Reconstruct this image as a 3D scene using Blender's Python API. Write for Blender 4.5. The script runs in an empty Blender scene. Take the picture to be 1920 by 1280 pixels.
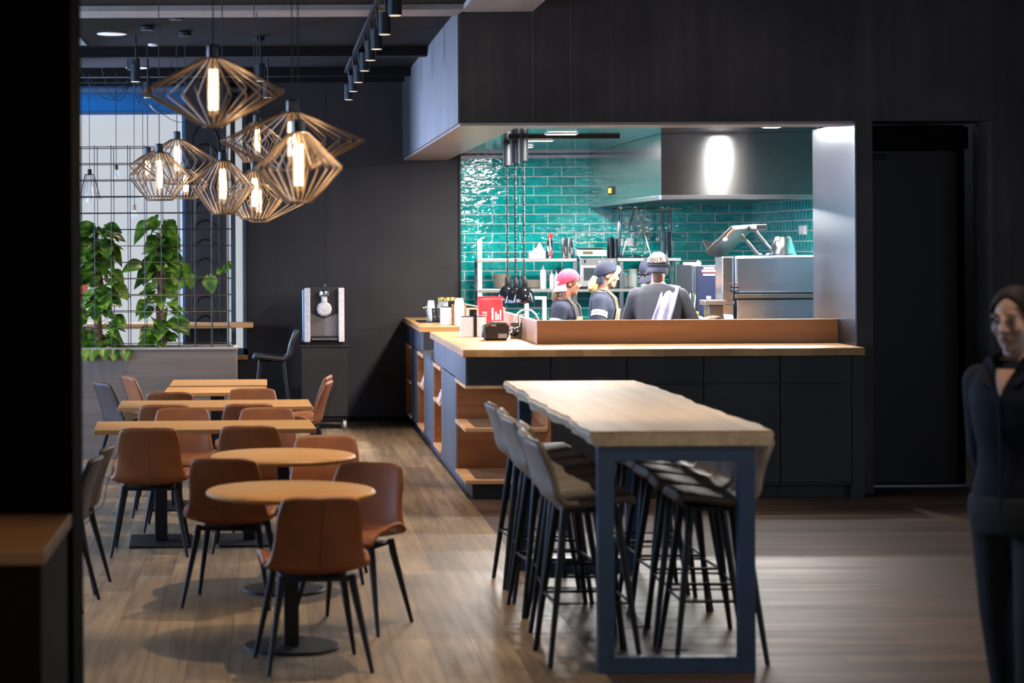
import bpy, bmesh, math, random
from mathutils import Vector, Matrix, Euler
random.seed(7)
PI = math.pi
S = bpy.context.scene
COL = S.collection
# ------------------------------------------------------------------ camera
F, CX, CY, HC, ROLL = 4100.0, 505.0, 457.0, 1.9, 0.0052
cam = bpy.data.cameras.new('camera'); camo = bpy.data.objects.new('camera', cam); COL.objects.link(camo)
camo.location = (0, 0, HC); camo.rotation_euler = (PI/2, ROLL, 0)
cam.sensor_width = 36; cam.lens = F/1920*36
cam.shift_x = (960-CX)/1920; cam.shift_y = -(640-CY)/1920
cam.clip_end = 200
cam.dof.use_dof = True; cam.dof.focus_distance = 19.0; cam.dof.aperture_fstop = 2.8
S.camera = camo
def W(px, py, Y):
    """real-world point whose distance is Y and that a survey of the photo puts at pixel (px, py)"""
    dx, dy = px-CX, py-CY
    return Vector(((dx-dy*ROLL)*Y/F, Y, HC-(dy+dx*ROLL)*Y/F))
# ------------------------------------------------------------------ view + sky
S.view_settings.view_transform = 'Standard'; S.view_settings.look = 'None'
S.view_settings.gamma = 1; S.view_settings.use_curve_mapping = False
S.view_settings.exposure = 0.0
wd = bpy.data.worlds.new('sky'); S.world = wd; wd.use_nodes = True
bg = wd.node_tree.nodes['Background']; bg.inputs[0].default_value = (0.6, 0.635, 0.66, 1); bg.inputs[1].default_value = 0.92
try:
    S.cycles.max_bounces = 8; S.cycles.diffuse_bounces = 4; S.cycles.glossy_bounces = 4; S.cycles.sample_clamp_indirect = 6
    S.cycles.caustics_reflective = False; S.cycles.caustics_refractive = False
except Exception:
    pass
# ------------------------------------------------------------------ lights of the place and added fill
def area(name, loc, rot, sx, sy, power, color, spread=PI):
    l = bpy.data.lights.new(name, 'AREA'); l.shape = 'RECTANGLE'; l.size = sx; l.size_y = sy
    l.energy = power; l.color = color; l.spread = spread
    o = bpy.data.objects.new(name, l); o.location = loc; o.rotation_euler = rot; COL.objects.link(o); return o
def spot(name, loc, power, color, angle=60, blend=0.6, rot=(0, 0, 0), size=0.05):
    l = bpy.data.lights.new(name, 'SPOT'); l.energy = power; l.color = color
    l.spot_size = math.radians(angle); l.spot_blend = blend; l.shadow_soft_size = size
    o = bpy.data.objects.new(name, l); o.location = loc; o.rotation_euler = rot; COL.objects.link(o); return o
def point(name, loc, power, color, size=0.03):
    l = bpy.data.lights.new(name, 'POINT'); l.energy = power; l.color = color; l.shadow_soft_size = size
    o = bpy.data.objects.new(name, l); o.location = loc; COL.objects.link(o); return o
SKYBLUE = (0.42, 0.63, 1.0)
# daylight at the left, far and right windows, plus two unseen fill panels added
area('daylight_left', (-5.3, 16.0, 1.9), (0, -PI/2, 0), 2.6, 11.0, 900, SKYBLUE)
area('front_fill', (1.5, -3.4, 2.0), (PI/2, 0, 0), 7.0, 3.0, 55, (1.0, 0.91, 0.82))  # warm fill added behind the viewer, for the lamps of the hall
area('daylight_back', (-1.5, 25.2, 5.0), (-PI/4, 0, 0), 4.0, 2.6, 400, (0.5, 0.66, 1.0))
area('sheen_fill_back', (-3.7, 24.7, 2.2), (-PI/2, 0, math.radians(48)), 2.0, 3.2, 1700, (0.5, 0.63, 1.0))  # unseen panel outside, added to give the bulkhead side its sheen
area('daylight_right', (7.35, 7.4, 1.75), (0, PI/2, 0), 2.5, 9.0, 62, (0.5, 0.68, 1.0))
# ------------------------------------------------------------------ materials
def nm(name):
    m = bpy.data.materials.new(name); m.use_nodes = True
    return m, m.node_tree, m.node_tree.nodes['Principled BSDF']
def link(nt, a, b): nt.links.new(a, b)
def node(nt, t, **kw):
    n = nt.nodes.new(t)
    for k, v in kw.items(): setattr(n, k, v)
    return n
def ramp(nt, fac, stops):
    r = node(nt, 'ShaderNodeValToRGB')
    e = r.color_ramp.elements
    while len(e) < len(stops): e.new(0.5)
    for i, (p, c) in enumerate(stops):
        e[i].position = p; e[i].color = (*c, 1) if len(c) == 3 else c
    link(nt, fac, r.inputs[0]); return r
def mapped(nt, scale=(1, 1, 1), rot=(0, 0, 0), coord='Object'):
    tc = node(nt, 'ShaderNodeTexCoord'); mp = node(nt, 'ShaderNodeMapping')
    mp.inputs['Scale'].default_value = scale; mp.inputs['Rotation'].default_value = rot
    link(nt, tc.outputs[coord], mp.inputs[0]); return mp.outputs[0]
def bump(nt, p, h, strength=0.2, dist=0.01):
    b = node(nt, 'ShaderNodeBump'); b.inputs['Strength'].default_value = strength; b.inputs['Distance'].default_value = dist
    link(nt, h, b.inputs['Height']); link(nt, b.outputs[0], p.inputs['Normal']); return b
def plain(name, c, rough=0.5, metal=0.0, spec=0.5, var=0.12, vs=30, bmp=0.0, coat=0.0):
    m, nt, p = nm(name)
    p.inputs['Roughness'].default_value = rough; p.inputs['Metallic'].default_value = metal
    p.inputs['Specular IOR Level'].default_value = spec; p.inputs['Coat Weight'].default_value = coat
    n = node(nt, 'ShaderNodeTexNoise'); n.inputs['Scale'].default_value = vs; n.inputs['Detail'].default_value = 4
    link(nt, mapped(nt), n.inputs['Vector'])
    lo = tuple(x*(1-var) for x in c); hi = tuple(min(1, x*(1+var)) for x in c)
    r = ramp(nt, n.outputs[0], [(0.3, lo), (0.7, hi)]); link(nt, r.outputs[0], p.inputs['Base Color'])
    if bmp: bump(nt, p, n.outputs[0], bmp, 0.004)
    return m
def wood(name, c1, c2, axis='y', scale=1.0, rough=0.4, knots=False, spec=0.4):
    m, nt, p = nm(name)
    lo, hi = 1.2*scale, 22*scale
    sc = {'x': (lo, hi, hi), 'y': (hi, lo, hi), 'z': (hi, hi, lo)}[axis]
    v = mapped(nt, sc)
    n = node(nt, 'ShaderNodeTexNoise'); n.inputs['Scale'].default_value = 1.0; n.inputs['Detail'].default_value = 6; n.inputs['Distortion'].default_value = 0.6
    link(nt, v, n.inputs['Vector'])
    sc2 = {'x': (0.5, 5, 5), 'y': (5, 0.5, 5), 'z': (5, 5, 0.5)}[axis]
    n2 = node(nt, 'ShaderNodeTexNoise'); n2.inputs['Scale'].default_value = 1.0*scale; n2.inputs['Detail'].default_value = 3
    link(nt, mapped(nt, sc2), n2.inputs['Vector'])
    mx = node(nt, 'ShaderNodeMath', operation='ADD'); link(nt, n.outputs[0], mx.inputs[0]); link(nt, n2.outputs[0], mx.inputs[1])
    h = node(nt, 'ShaderNodeMath', operation='MULTIPLY'); link(nt, mx.outputs[0], h.inputs[0]); h.inputs[1].default_value = 0.5
    r = ramp(nt, h.outputs[0], [(0.33, c1), (0.5, tuple((a+b)/2 for a, b in zip(c1, c2))), (0.66, c2)])
    link(nt, r.outputs[0], p.inputs['Base Color'])
    p.inputs['Roughness'].default_value = rough; p.inputs['Specular IOR Level'].default_value = spec
    bump(nt, p, n.outputs[0], 0.12, 0.002)
    return m
def planks(name, cols, width, length, along='y', rough=0.45, spec=0.5, grain=(20, 1.2), mortar=(0.02, 0.015, 0.012)):
    m, nt, p = nm(name)
    tc = node(nt, 'ShaderNodeTexCoord')
    mp = node(nt, 'ShaderNodeMapping')
    if along == 'y': mp.inputs['Rotation'].default_value = (0, 0, PI/2)
    link(nt, tc.outputs['Object'], mp.inputs[0])
    b = node(nt, 'ShaderNodeTexBrick'); b.offset = 0.37; b.inputs['Scale'].default_value = 1
    b.inputs['Brick Width'].default_value = length; b.inputs['Row Height'].default_value = width
    b.inputs['Mortar Size'].default_value = 0.0016; b.inputs['Bias'].default_value = 0.0
    b.inputs['Color1'].default_value = (*cols[0], 1); b.inputs['Color2'].default_value = (*cols[1], 1); b.inputs['Mortar'].default_value = (*mortar, 1)
    link(nt, mp.outputs[0], b.inputs[0])
    mp2 = node(nt, 'ShaderNodeMapping'); mp2.inputs['Scale'].default_value = (grain[0], grain[1], 1) if along == 'y' else (grain[1], grain[0], 1)
    link(nt, tc.outputs['Object'], mp2.inputs[0])
    n = node(nt, 'ShaderNodeTexNoise'); n.inputs['Scale'].default_value = 1; n.inputs['Detail'].default_value = 7; n.inputs['Distortion'].default_value = 0.4
    link(nt, mp2.outputs[0], n.inputs['Vector'])
    g = ramp(nt, n.outputs[0], [(0.3, (0.62, 0.6, 0.58)), (0.72, (1.25, 1.22, 1.2))])
    mx = node(nt, 'ShaderNodeMix', data_type='RGBA', blend_type='MULTIPLY'); mx.inputs[0].default_value = 1
    link(nt, b.outputs['Color'], mx.inputs[6]); link(nt, g.outputs[0], mx.inputs[7])
    link(nt, mx.outputs[2], p.inputs['Base Color'])
    rr = ramp(nt, n.outputs[0], [(0.2, (rough+0.1,)*3), (0.8, (rough-0.06,)*3)]); link(nt, rr.outputs[0], p.inputs['Roughness'])
    p.inputs['Specular IOR Level'].default_value = spec
    bump(nt, p, n.outputs[0], 0.06, 0.003)
    return m
def tiles(name, along):
    m, nt, p = nm(name)
    tc = node(nt, 'ShaderNodeTexCoord'); sp = node(nt, 'ShaderNodeSeparateXYZ'); cb = node(nt, 'ShaderNodeCombineXYZ')
    link(nt, tc.outputs['Object'], sp.inputs[0]); link(nt, sp.outputs[0 if along == 'x' else 1], cb.inputs[0]); link(nt, sp.outputs[2], cb.inputs[1])
    b = node(nt, 'ShaderNodeTexBrick'); b.offset = 0.5; b.inputs['Scale'].default_value = 1
    b.inputs['Brick Width'].default_value = 0.2965 if along == 'x' else 0.13; b.inputs['Row Height'].default_value = 0.1
    b.inputs['Mortar Size'].default_value = 0.0042; b.inputs['Mortar Smooth'].default_value = 0.15; b.inputs['Bias'].default_value = -0.1
    b.inputs['Color1'].default_value = (0.0, 0.37, 0.345, 1); b.inputs['Color2'].default_value = (0.0, 0.26, 0.25, 1)
    b.inputs['Mortar'].default_value = (0.58, 0.6, 0.57, 1)
    link(nt, cb.outputs[0], b.inputs[0])
    n = node(nt, 'ShaderNodeTexNoise'); n.inputs['Scale'].default_value = 1; n.inputs['Detail'].default_value = 2.0
    mp = node(nt, 'ShaderNodeMapping'); mp.inputs['Scale'].default_value = (9, 9, 22); link(nt, tc.outputs['Object'], mp.inputs[0]); link(nt, mp.outputs[0], n.inputs['Vector'])
    g = ramp(nt, n.outputs[0], [(0.3, (0.75, 0.78, 0.78)), (0.7, (1.2, 1.15, 1.15))])
    mx = node(nt, 'ShaderNodeMix', data_type='RGBA', blend_type='MULTIPLY'); mx.inputs[0].default_value = 1
    link(nt, b.outputs['Color'], mx.inputs[6]); link(nt, g.outputs[0], mx.inputs[7]); link(nt, mx.outputs[2], p.inputs['Base Color'])
    inv = node(nt, 'ShaderNodeMath', operation='MULTIPLY_ADD'); link(nt, b.outputs['Fac'], inv.inputs[0]); inv.inputs[1].default_value = 0.55; inv.inputs[2].default_value = 0.07
    link(nt, inv.outputs[0], p.inputs['Roughness'])
    h1 = node(nt, 'ShaderNodeMath', operation='MULTIPLY_ADD'); link(nt, b.outputs['Fac'], h1.inputs[0]); h1.inputs[1].default_value = -0.9
    link(nt, n.outputs[0], h1.inputs[2]); bump(nt, p, h1.outputs[0], 0.55, 0.012)
    p.inputs['Specular IOR Level'].default_value = 0.6
    return m
def steel(name, c=(0.5, 0.5, 0.5), rough=0.26, brush='x', bs=0.012, aniso=0.0):
    m, nt, p = nm(name)
    p.inputs['Base Color'].default_value = (*c, 1); p.inputs['Metallic'].default_value = 1
    sc = {'x': (1.5, 160, 160), 'y': (160, 1.5, 160), 'z': (160, 160, 1.5)}[brush]
    n = node(nt, 'ShaderNodeTexNoise'); n.inputs['Scale'].default_value = 1; n.inputs['Detail'].default_value = 3
    link(nt, mapped(nt, sc), n.inputs['Vector'])
    r = ramp(nt, n.outputs[0], [(0.2, (rough*0.92,)*3), (0.8, (rough*1.08,)*3)]); link(nt, r.outputs[0], p.inputs['Roughness'])
    p.inputs['Anisotropic'].default_value = aniso; p.inputs['Anisotropic Rotation'].default_value = 0.25
    return m
def glow(name, c, s):
    m, nt, p = nm(name); p.inputs['Base Color'].default_value = (*c, 1)
    p.inputs['Emission Color'].default_value = (*c, 1); p.inputs['Emission Strength'].default_value = s; return m
def glass(name, c=(1, 1, 1), rough=0.02, alpha=0.25):
    m, nt, p = nm(name); p.inputs['Base Color'].default_value = (*c, 1); p.inputs['Roughness'].default_value = rough
    p.inputs['Alpha'].default_value = alpha; p.inputs['Specular IOR Level'].default_value = 0.6; return m
def leather(name, c, rough=0.42):
    m, nt, p = nm(name)
    n = node(nt, 'ShaderNodeTexNoise'); n.inputs['Scale'].default_value = 5; n.inputs['Detail'].default_value = 5
    link(nt, mapped(nt), n.inputs['Vector'])
    r = ramp(nt, n.outputs[0], [(0.3, tuple(x*0.72 for x in c)), (0.72, tuple(x*1.22 for x in c))]); link(nt, r.outputs[0], p.inputs['Base Color'])
    v = node(nt, 'ShaderNodeTexVoronoi'); v.inputs['Scale'].default_value = 220; link(nt, mapped(nt), v.inputs['Vector'])
    bump(nt, p, v.outputs[0], 0.12, 0.002)
    p.inputs['Roughness'].default_value = rough; return m
def panel(name, c, rough=0.45, streak=0.35, axis='z', spec=0.5):
    """dark stained board: vertical streaks of lighter and darker tone"""
    m, nt, p = nm(name)
    sc = {'z': (9, 9, 0.35), 'x': (0.35, 9, 9), 'y': (9, 0.35, 9)}[axis]
    n = node(nt, 'ShaderNodeTexNoise'); n.inputs['Scale'].default_value = 1; n.inputs['Detail'].default_value = 5
    link(nt, mapped(nt, sc), n.inputs['Vector'])
    n2 = node(nt, 'ShaderNodeTexNoise'); n2.inputs['Scale'].default_value = 1.1; n2.inputs['Detail'].default_value = 5
    link(nt, mapped(nt), n2.inputs['Vector'])
    mx = node(nt, 'ShaderNodeMath', operation='MULTIPLY_ADD'); link(nt, n.outputs[0], mx.inputs[0]); mx.inputs[1].default_value = 0.6; link(nt, n2.outputs[0], mx.inputs[2])
    h = node(nt, 'ShaderNodeMath', operation='MULTIPLY'); link(nt, mx.outputs[0], h.inputs[0]); h.inputs[1].default_value = 0.62
    r = ramp(nt, h.outputs[0], [(0.35, tuple(x*(1-streak) for x in c)), (0.55, c), (0.7, tuple(x*(1+1.6*streak) for x in c))])
    link(nt, r.outputs[0], p.inputs['Base Color'])
    r2 = ramp(nt, n2.outputs[0], [(0.3, (rough+.08,)*3), (0.7, (rough-.06,)*3)]); link(nt, r2.outputs[0], p.inputs['Roughness'])
    p.inputs['Specular IOR Level'].default_value = spec
    return m
M = {}
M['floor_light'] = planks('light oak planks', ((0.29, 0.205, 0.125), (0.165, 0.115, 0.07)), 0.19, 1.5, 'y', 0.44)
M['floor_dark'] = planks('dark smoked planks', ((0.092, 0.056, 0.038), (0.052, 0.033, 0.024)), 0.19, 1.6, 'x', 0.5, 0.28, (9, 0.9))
M['wall'] = panel('anthracite wall board', (0.024, 0.021, 0.0225), 0.55, 0.25, spec=0.35)
M['wall_front'] = panel('anthracite bulkhead board', (0.054, 0.041, 0.036), 0.52, 0.55)
M['black_wall'] = plain('matt black pillar paint', (0.0035, 0.0032, 0.0035), 0.8, spec=0.03)
M['ceiling'] = wood('dark stained ceiling boards', (0.0022, 0.0014, 0.001), (0.0062, 0.004, 0.003), 'x', 0.6, 0.7, spec=0.12)
M['beam'] = plain('black beam paint', (0.005, 0.005, 0.0055), 0.7, spec=0.15)
M['concrete'] = plain('pale grey ceiling strip', (0.30, 0.27, 0.25), 0.7, vs=6)
M['soffit'] = plain('beige soffit board', (0.36, 0.30, 0.27), 0.3, vs=5)
M['front_black'] = panel('black brown cabinet laminate', (0.025, 0.0228, 0.0222), 0.5, 0.3)
M['front_bluelit'] = panel('blue black cabinet laminate', (0.014, 0.026, 0.052), 0.5, 0.35, 'y', 0.7)  # same laminate as the fronts, with blue window light put into its colour
M['oak_y'] = wood('honey oak lengthwise', (0.42, 0.22, 0.085), (0.62, 0.37, 0.17), 'y', 0.8, 0.34)
M['oak_x'] = wood('honey oak crosswise', (0.34, 0.16, 0.052), (0.52, 0.28, 0.11), 'x', 0.8, 0.4)
M['niche'] = wood('red brown larch', (0.29, 0.10, 0.03), (0.53, 0.225, 0.08), 'x', 0.8, 0.5)
M['niche_edge'] = wood('pale larch edge', (0.5, 0.26, 0.12), (0.68, 0.42, 0.22), 'x', 1, 0.5)
M['table_oak'] = wood('table top oak', (0.37, 0.17, 0.052), (0.54, 0.285, 0.10), 'x', 0.9, 0.45, spec=0.25)
M['slab'] = wood('pale live edge oak', (0.215, 0.13, 0.055), (0.385, 0.255, 0.125), 'y', 0.55, 0.5, spec=0.2)
M['slab_edge'] = wood('pale sawn oak edge', (0.28, 0.215, 0.15), (0.52, 0.41, 0.28), 'y', 0.8, 0.6)
M['black'] = plain('black powder coat', (0.006, 0.006, 0.0065), 0.5, spec=0.3, vs=60)
M['blue_steel'] = plain('blue grey lacquered steel', (0.015, 0.045, 0.108), 0.36, 0.1, 0.6, vs=12)
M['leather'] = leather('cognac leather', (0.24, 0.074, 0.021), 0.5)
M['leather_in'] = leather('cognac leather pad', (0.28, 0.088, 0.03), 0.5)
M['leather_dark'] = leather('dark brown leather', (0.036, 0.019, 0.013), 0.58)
M['stool'] = leather('warm grey leather', (0.145, 0.112, 0.084), 0.5)
M['stool_in'] = leather('grey leather pad', (0.13, 0.11, 0.095), 0.5)
M['stool_black'] = leather('black leather', (0.018, 0.02, 0.026), 0.32)
M['steel'] = steel('brushed stainless steel', (0.52, 0.52, 0.52), 0.26, 'x')
M['steel_v'] = steel('brushed steel upright', (0.15, 0.17, 0.2), 0.3, 'z', 0.01)
M['steel_hood'] = steel('hood steel', (0.5, 0.49, 0.48), 0.2, 'x', 0.01, 0.8)
M['steel_mirror'] = steel('polished steel ceiling', (0.5, 0.52, 0.52), 0.09, 'x', 0.02)
M['steel_dark'] = steel('dark steel', (0.2, 0.2, 0.21), 0.32, 'x')
M['chrome'] = steel('chrome', (0.7, 0.7, 0.7), 0.1, 'z', 0.0)
M['tile_x'] = tiles('glazed teal tile', 'x'); M['tile_y'] = tiles('glazed teal tile side', 'y')
M['white'] = plain('white plastic', (0.72, 0.72, 0.71), 0.4)
M['paper'] = plain('white paper', (0.75, 0.75, 0.76), 0.85, vs=12)
M['pink_white'] = plain('off white lacquer', (0.66, 0.6, 0.6), 0.4)
M['wire'] = plain('bronze wire', (0.27, 0.185, 0.12), 0.42, 0.35)
M['wire_black'] = plain('black wire', (0.012, 0.012, 0.013), 0.5)
M['bulb'] = glow('warm lamp filament', (1.0, 0.78, 0.48), 9)
M['bulb_glass'] = glass('amber lamp glass', (1.0, 0.75, 0.45), 0.05, 0.10)
M['lamp_white'] = glow('lamp diffuser', (1.0, 0.96, 0.9), 7)
M['lamp_dim'] = glow('pale lamp disc', (0.9, 0.85, 0.8), 0.45)
M['spot_face'] = glow('spot lens', (1.0, 0.82, 0.6), 0.9)
M['anodised'] = plain('blue black anodised tube', (0.022, 0.028, 0.036), 0.3, 0.3)
M['planter'] = wood('grey brown planter boards', (0.105, 0.085, 0.072), (0.185, 0.15, 0.13), 'x', 0.7, 0.55)
M['grid'] = plain('grey mesh wire', (0.045, 0.04, 0.042), 0.35, 0.5)
M['leaf'] = None
M['soil'] = plain('dark soil', (0.03, 0.02, 0.014), 0.9, vs=90, bmp=0.6)
M['moss'] = plain('coir moss pole', (0.16, 0.075, 0.04), 0.95, var=0.5, vs=70, bmp=0.8)
M['terracotta'] = plain('salmon terracotta', (0.45, 0.12, 0.08), 0.7)
M['grey_stripe'] = plain('pale grey cast stone', (0.4, 0.38, 0.37), 0.8, vs=14)
M['skin'] = plain('skin', (0.46, 0.27, 0.20), 0.5, var=0.08, vs=25)
M['skin_pink'] = plain('ruddy skin', (0.56, 0.27, 0.18), 0.5, var=0.08, vs=25)
M['navy'] = plain('navy cloth', (0.009, 0.013, 0.034), 0.85, vs=14, bmp=0.5)
M['navy_dark'] = plain('dark navy shirt cloth', (0.004, 0.006, 0.013), 0.8, spec=0.2, vs=9, bmp=0.6)
M['black_cloth'] = plain('black cloth', (0.004, 0.004, 0.005), 0.85)
M['grey_cloth'] = plain('slate grey work shirt cloth', (0.055, 0.056, 0.074), 0.85, vs=11, bmp=0.8)
M['grey_cuff'] = plain('pale grey cuff cloth', (0.3, 0.32, 0.37), 0.85)
M['olive'] = plain('olive canvas', (0.15, 0.125, 0.085), 0.85, vs=12, var=0.2, bmp=0.6)
M['pink'] = plain('pink red cap cloth', (0.72, 0.06, 0.12), 0.75)
M['cap_white'] = plain('white cap cloth', (0.66, 0.66, 0.68), 0.8)
M['beige'] = plain('sand cap cloth', (0.44, 0.37, 0.29), 0.85)
M['hair_blond'] = plain('blond hair', (0.44, 0.32, 0.14), 0.5, var=0.4, vs=60)
M['hair_lightbrown'] = plain('dark blond hair', (0.2, 0.12, 0.06), 0.5, var=0.4, vs=60)
M['hair_brown'] = plain('dark brown hair', (0.011, 0.0055, 0.0042), 0.7, spec=0.25, var=0.4, vs=60)
M['towel'] = plain('lilac towel', (0.42, 0.42, 0.66), 0.9, var=0.25, vs=16)
M['lip'] = plain('lips', (0.33, 0.13, 0.11), 0.45); M['eye_white'] = plain('eye white', (0.6, 0.57, 0.55), 0.3); M['eye_dark'] = plain('dark iris', (0.02, 0.014, 0.012), 0.25)
M['brow'] = plain('brow hair', (0.06, 0.03, 0.022), 0.7)
M['red_bag'] = plain('red coated paper', (0.72, 0.03, 0.04), 0.45, vs=8)
M['card'] = plain('brown cardboard', (0.36, 0.25, 0.17), 0.85, vs=10)
M['dark_plastic'] = plain('charcoal plastic', (0.03, 0.031, 0.034), 0.4)
M['screen_grey'] = plain('grey display', (0.42, 0.42, 0.38), 0.3)
M['gold'] = plain('brass lid', (0.45, 0.31, 0.08), 0.35, 0.7)
M['jar'] = glass('clear jar glass', (0.85, 0.9, 0.88), 0.04, 0.35)
M['glass'] = glass('clear window glass', (1, 1, 1), 0.01, 0.06)
M['cup'] = plain('frosted paper cup', (0.66, 0.68, 0.7), 0.5)
M['plate'] = plain('ivory stoneware', (0.52, 0.46, 0.38), 0.4)
def blindmat():
    m, nt, p = nm('blue roller blind'); p.inputs['Base Color'].default_value = (0.03, 0.13, 0.21, 1); p.inputs['Roughness'].default_value = 0.8
    tr = node(nt, 'ShaderNodeBsdfTranslucent'); tr.inputs[0].default_value = (0.05, 0.18, 0.29, 1)
    mx = node(nt, 'ShaderNodeMixShader'); mx.inputs[0].default_value = 0.6; out = nt.nodes['Material Output']
    link(nt, p.outputs[0], mx.inputs[1]); link(nt, tr.outputs[0], mx.inputs[2]); link(nt, mx.outputs[0], out.inputs[0]); return m
M['blind'] = blindmat()
M['frame_blue'] = plain('window frame paint', (0.06, 0.13, 0.24), 0.45)
M['facade'] = plain('pale rendered facade', (0.78, 0.8, 0.82), 0.9, vs=1.2, var=0.06)
M['navy_panel'] = plain('navy enamel', (0.006, 0.009, 0.028), 0.45, spec=0.2)
M['yellow'] = plain('yellow squeegee rubber', (0.7, 0.6, 0.05), 0.5)
M['red'] = plain('red plastic', (0.6, 0.03, 0.03), 0.4)
M['indicator'] = glow('lit rocker switch', (1.0, 0.3, 0.03), 1.6)
M['copper'] = plain('copper tube', (0.5, 0.2, 0.1), 0.3, 0.8)
M['lilac_paper'] = plain('lilac napkin paper', (0.62, 0.58, 0.72), 0.85)
def leafmat():
    m, nt, p = nm('variegated pothos leaf')
    n = node(nt, 'ShaderNodeTexNoise'); n.inputs['Scale'].default_value = 9; n.inputs['Detail'].default_value = 3; link(nt, mapped(nt), n.inputs['Vector'])
    r = ramp(nt, n.outputs[0], [(0.3, (0.012, 0.045, 0.006)), (0.46, (0.045, 0.13, 0.014)), (0.6, (0.17, 0.32, 0.03)), (0.74, (0.45, 0.55, 0.17))])
    link(nt, r.outputs[0], p.inputs['Base Color']); p.inputs['Roughness'].default_value = 0.32
    p.inputs['Transmission Weight'].default_value = 0.0
    try: p.inputs['Subsurface Weight'].default_value = 0.0
    except Exception: pass
    tr = node(nt, 'ShaderNodeBsdfTranslucent'); link(nt, r.outputs[0], tr.inputs[0])
    mx = node(nt, 'ShaderNodeMixShader'); mx.inputs[0].default_value = 0.3
    out = nt.nodes['Material Output']; link(nt, p.outputs[0], mx.inputs[1]); link(nt, tr.outputs[0], mx.inputs[2]); link(nt, mx.outputs[0], out.inputs[0])
    return m
M['leaf'] = leafmat()
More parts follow.
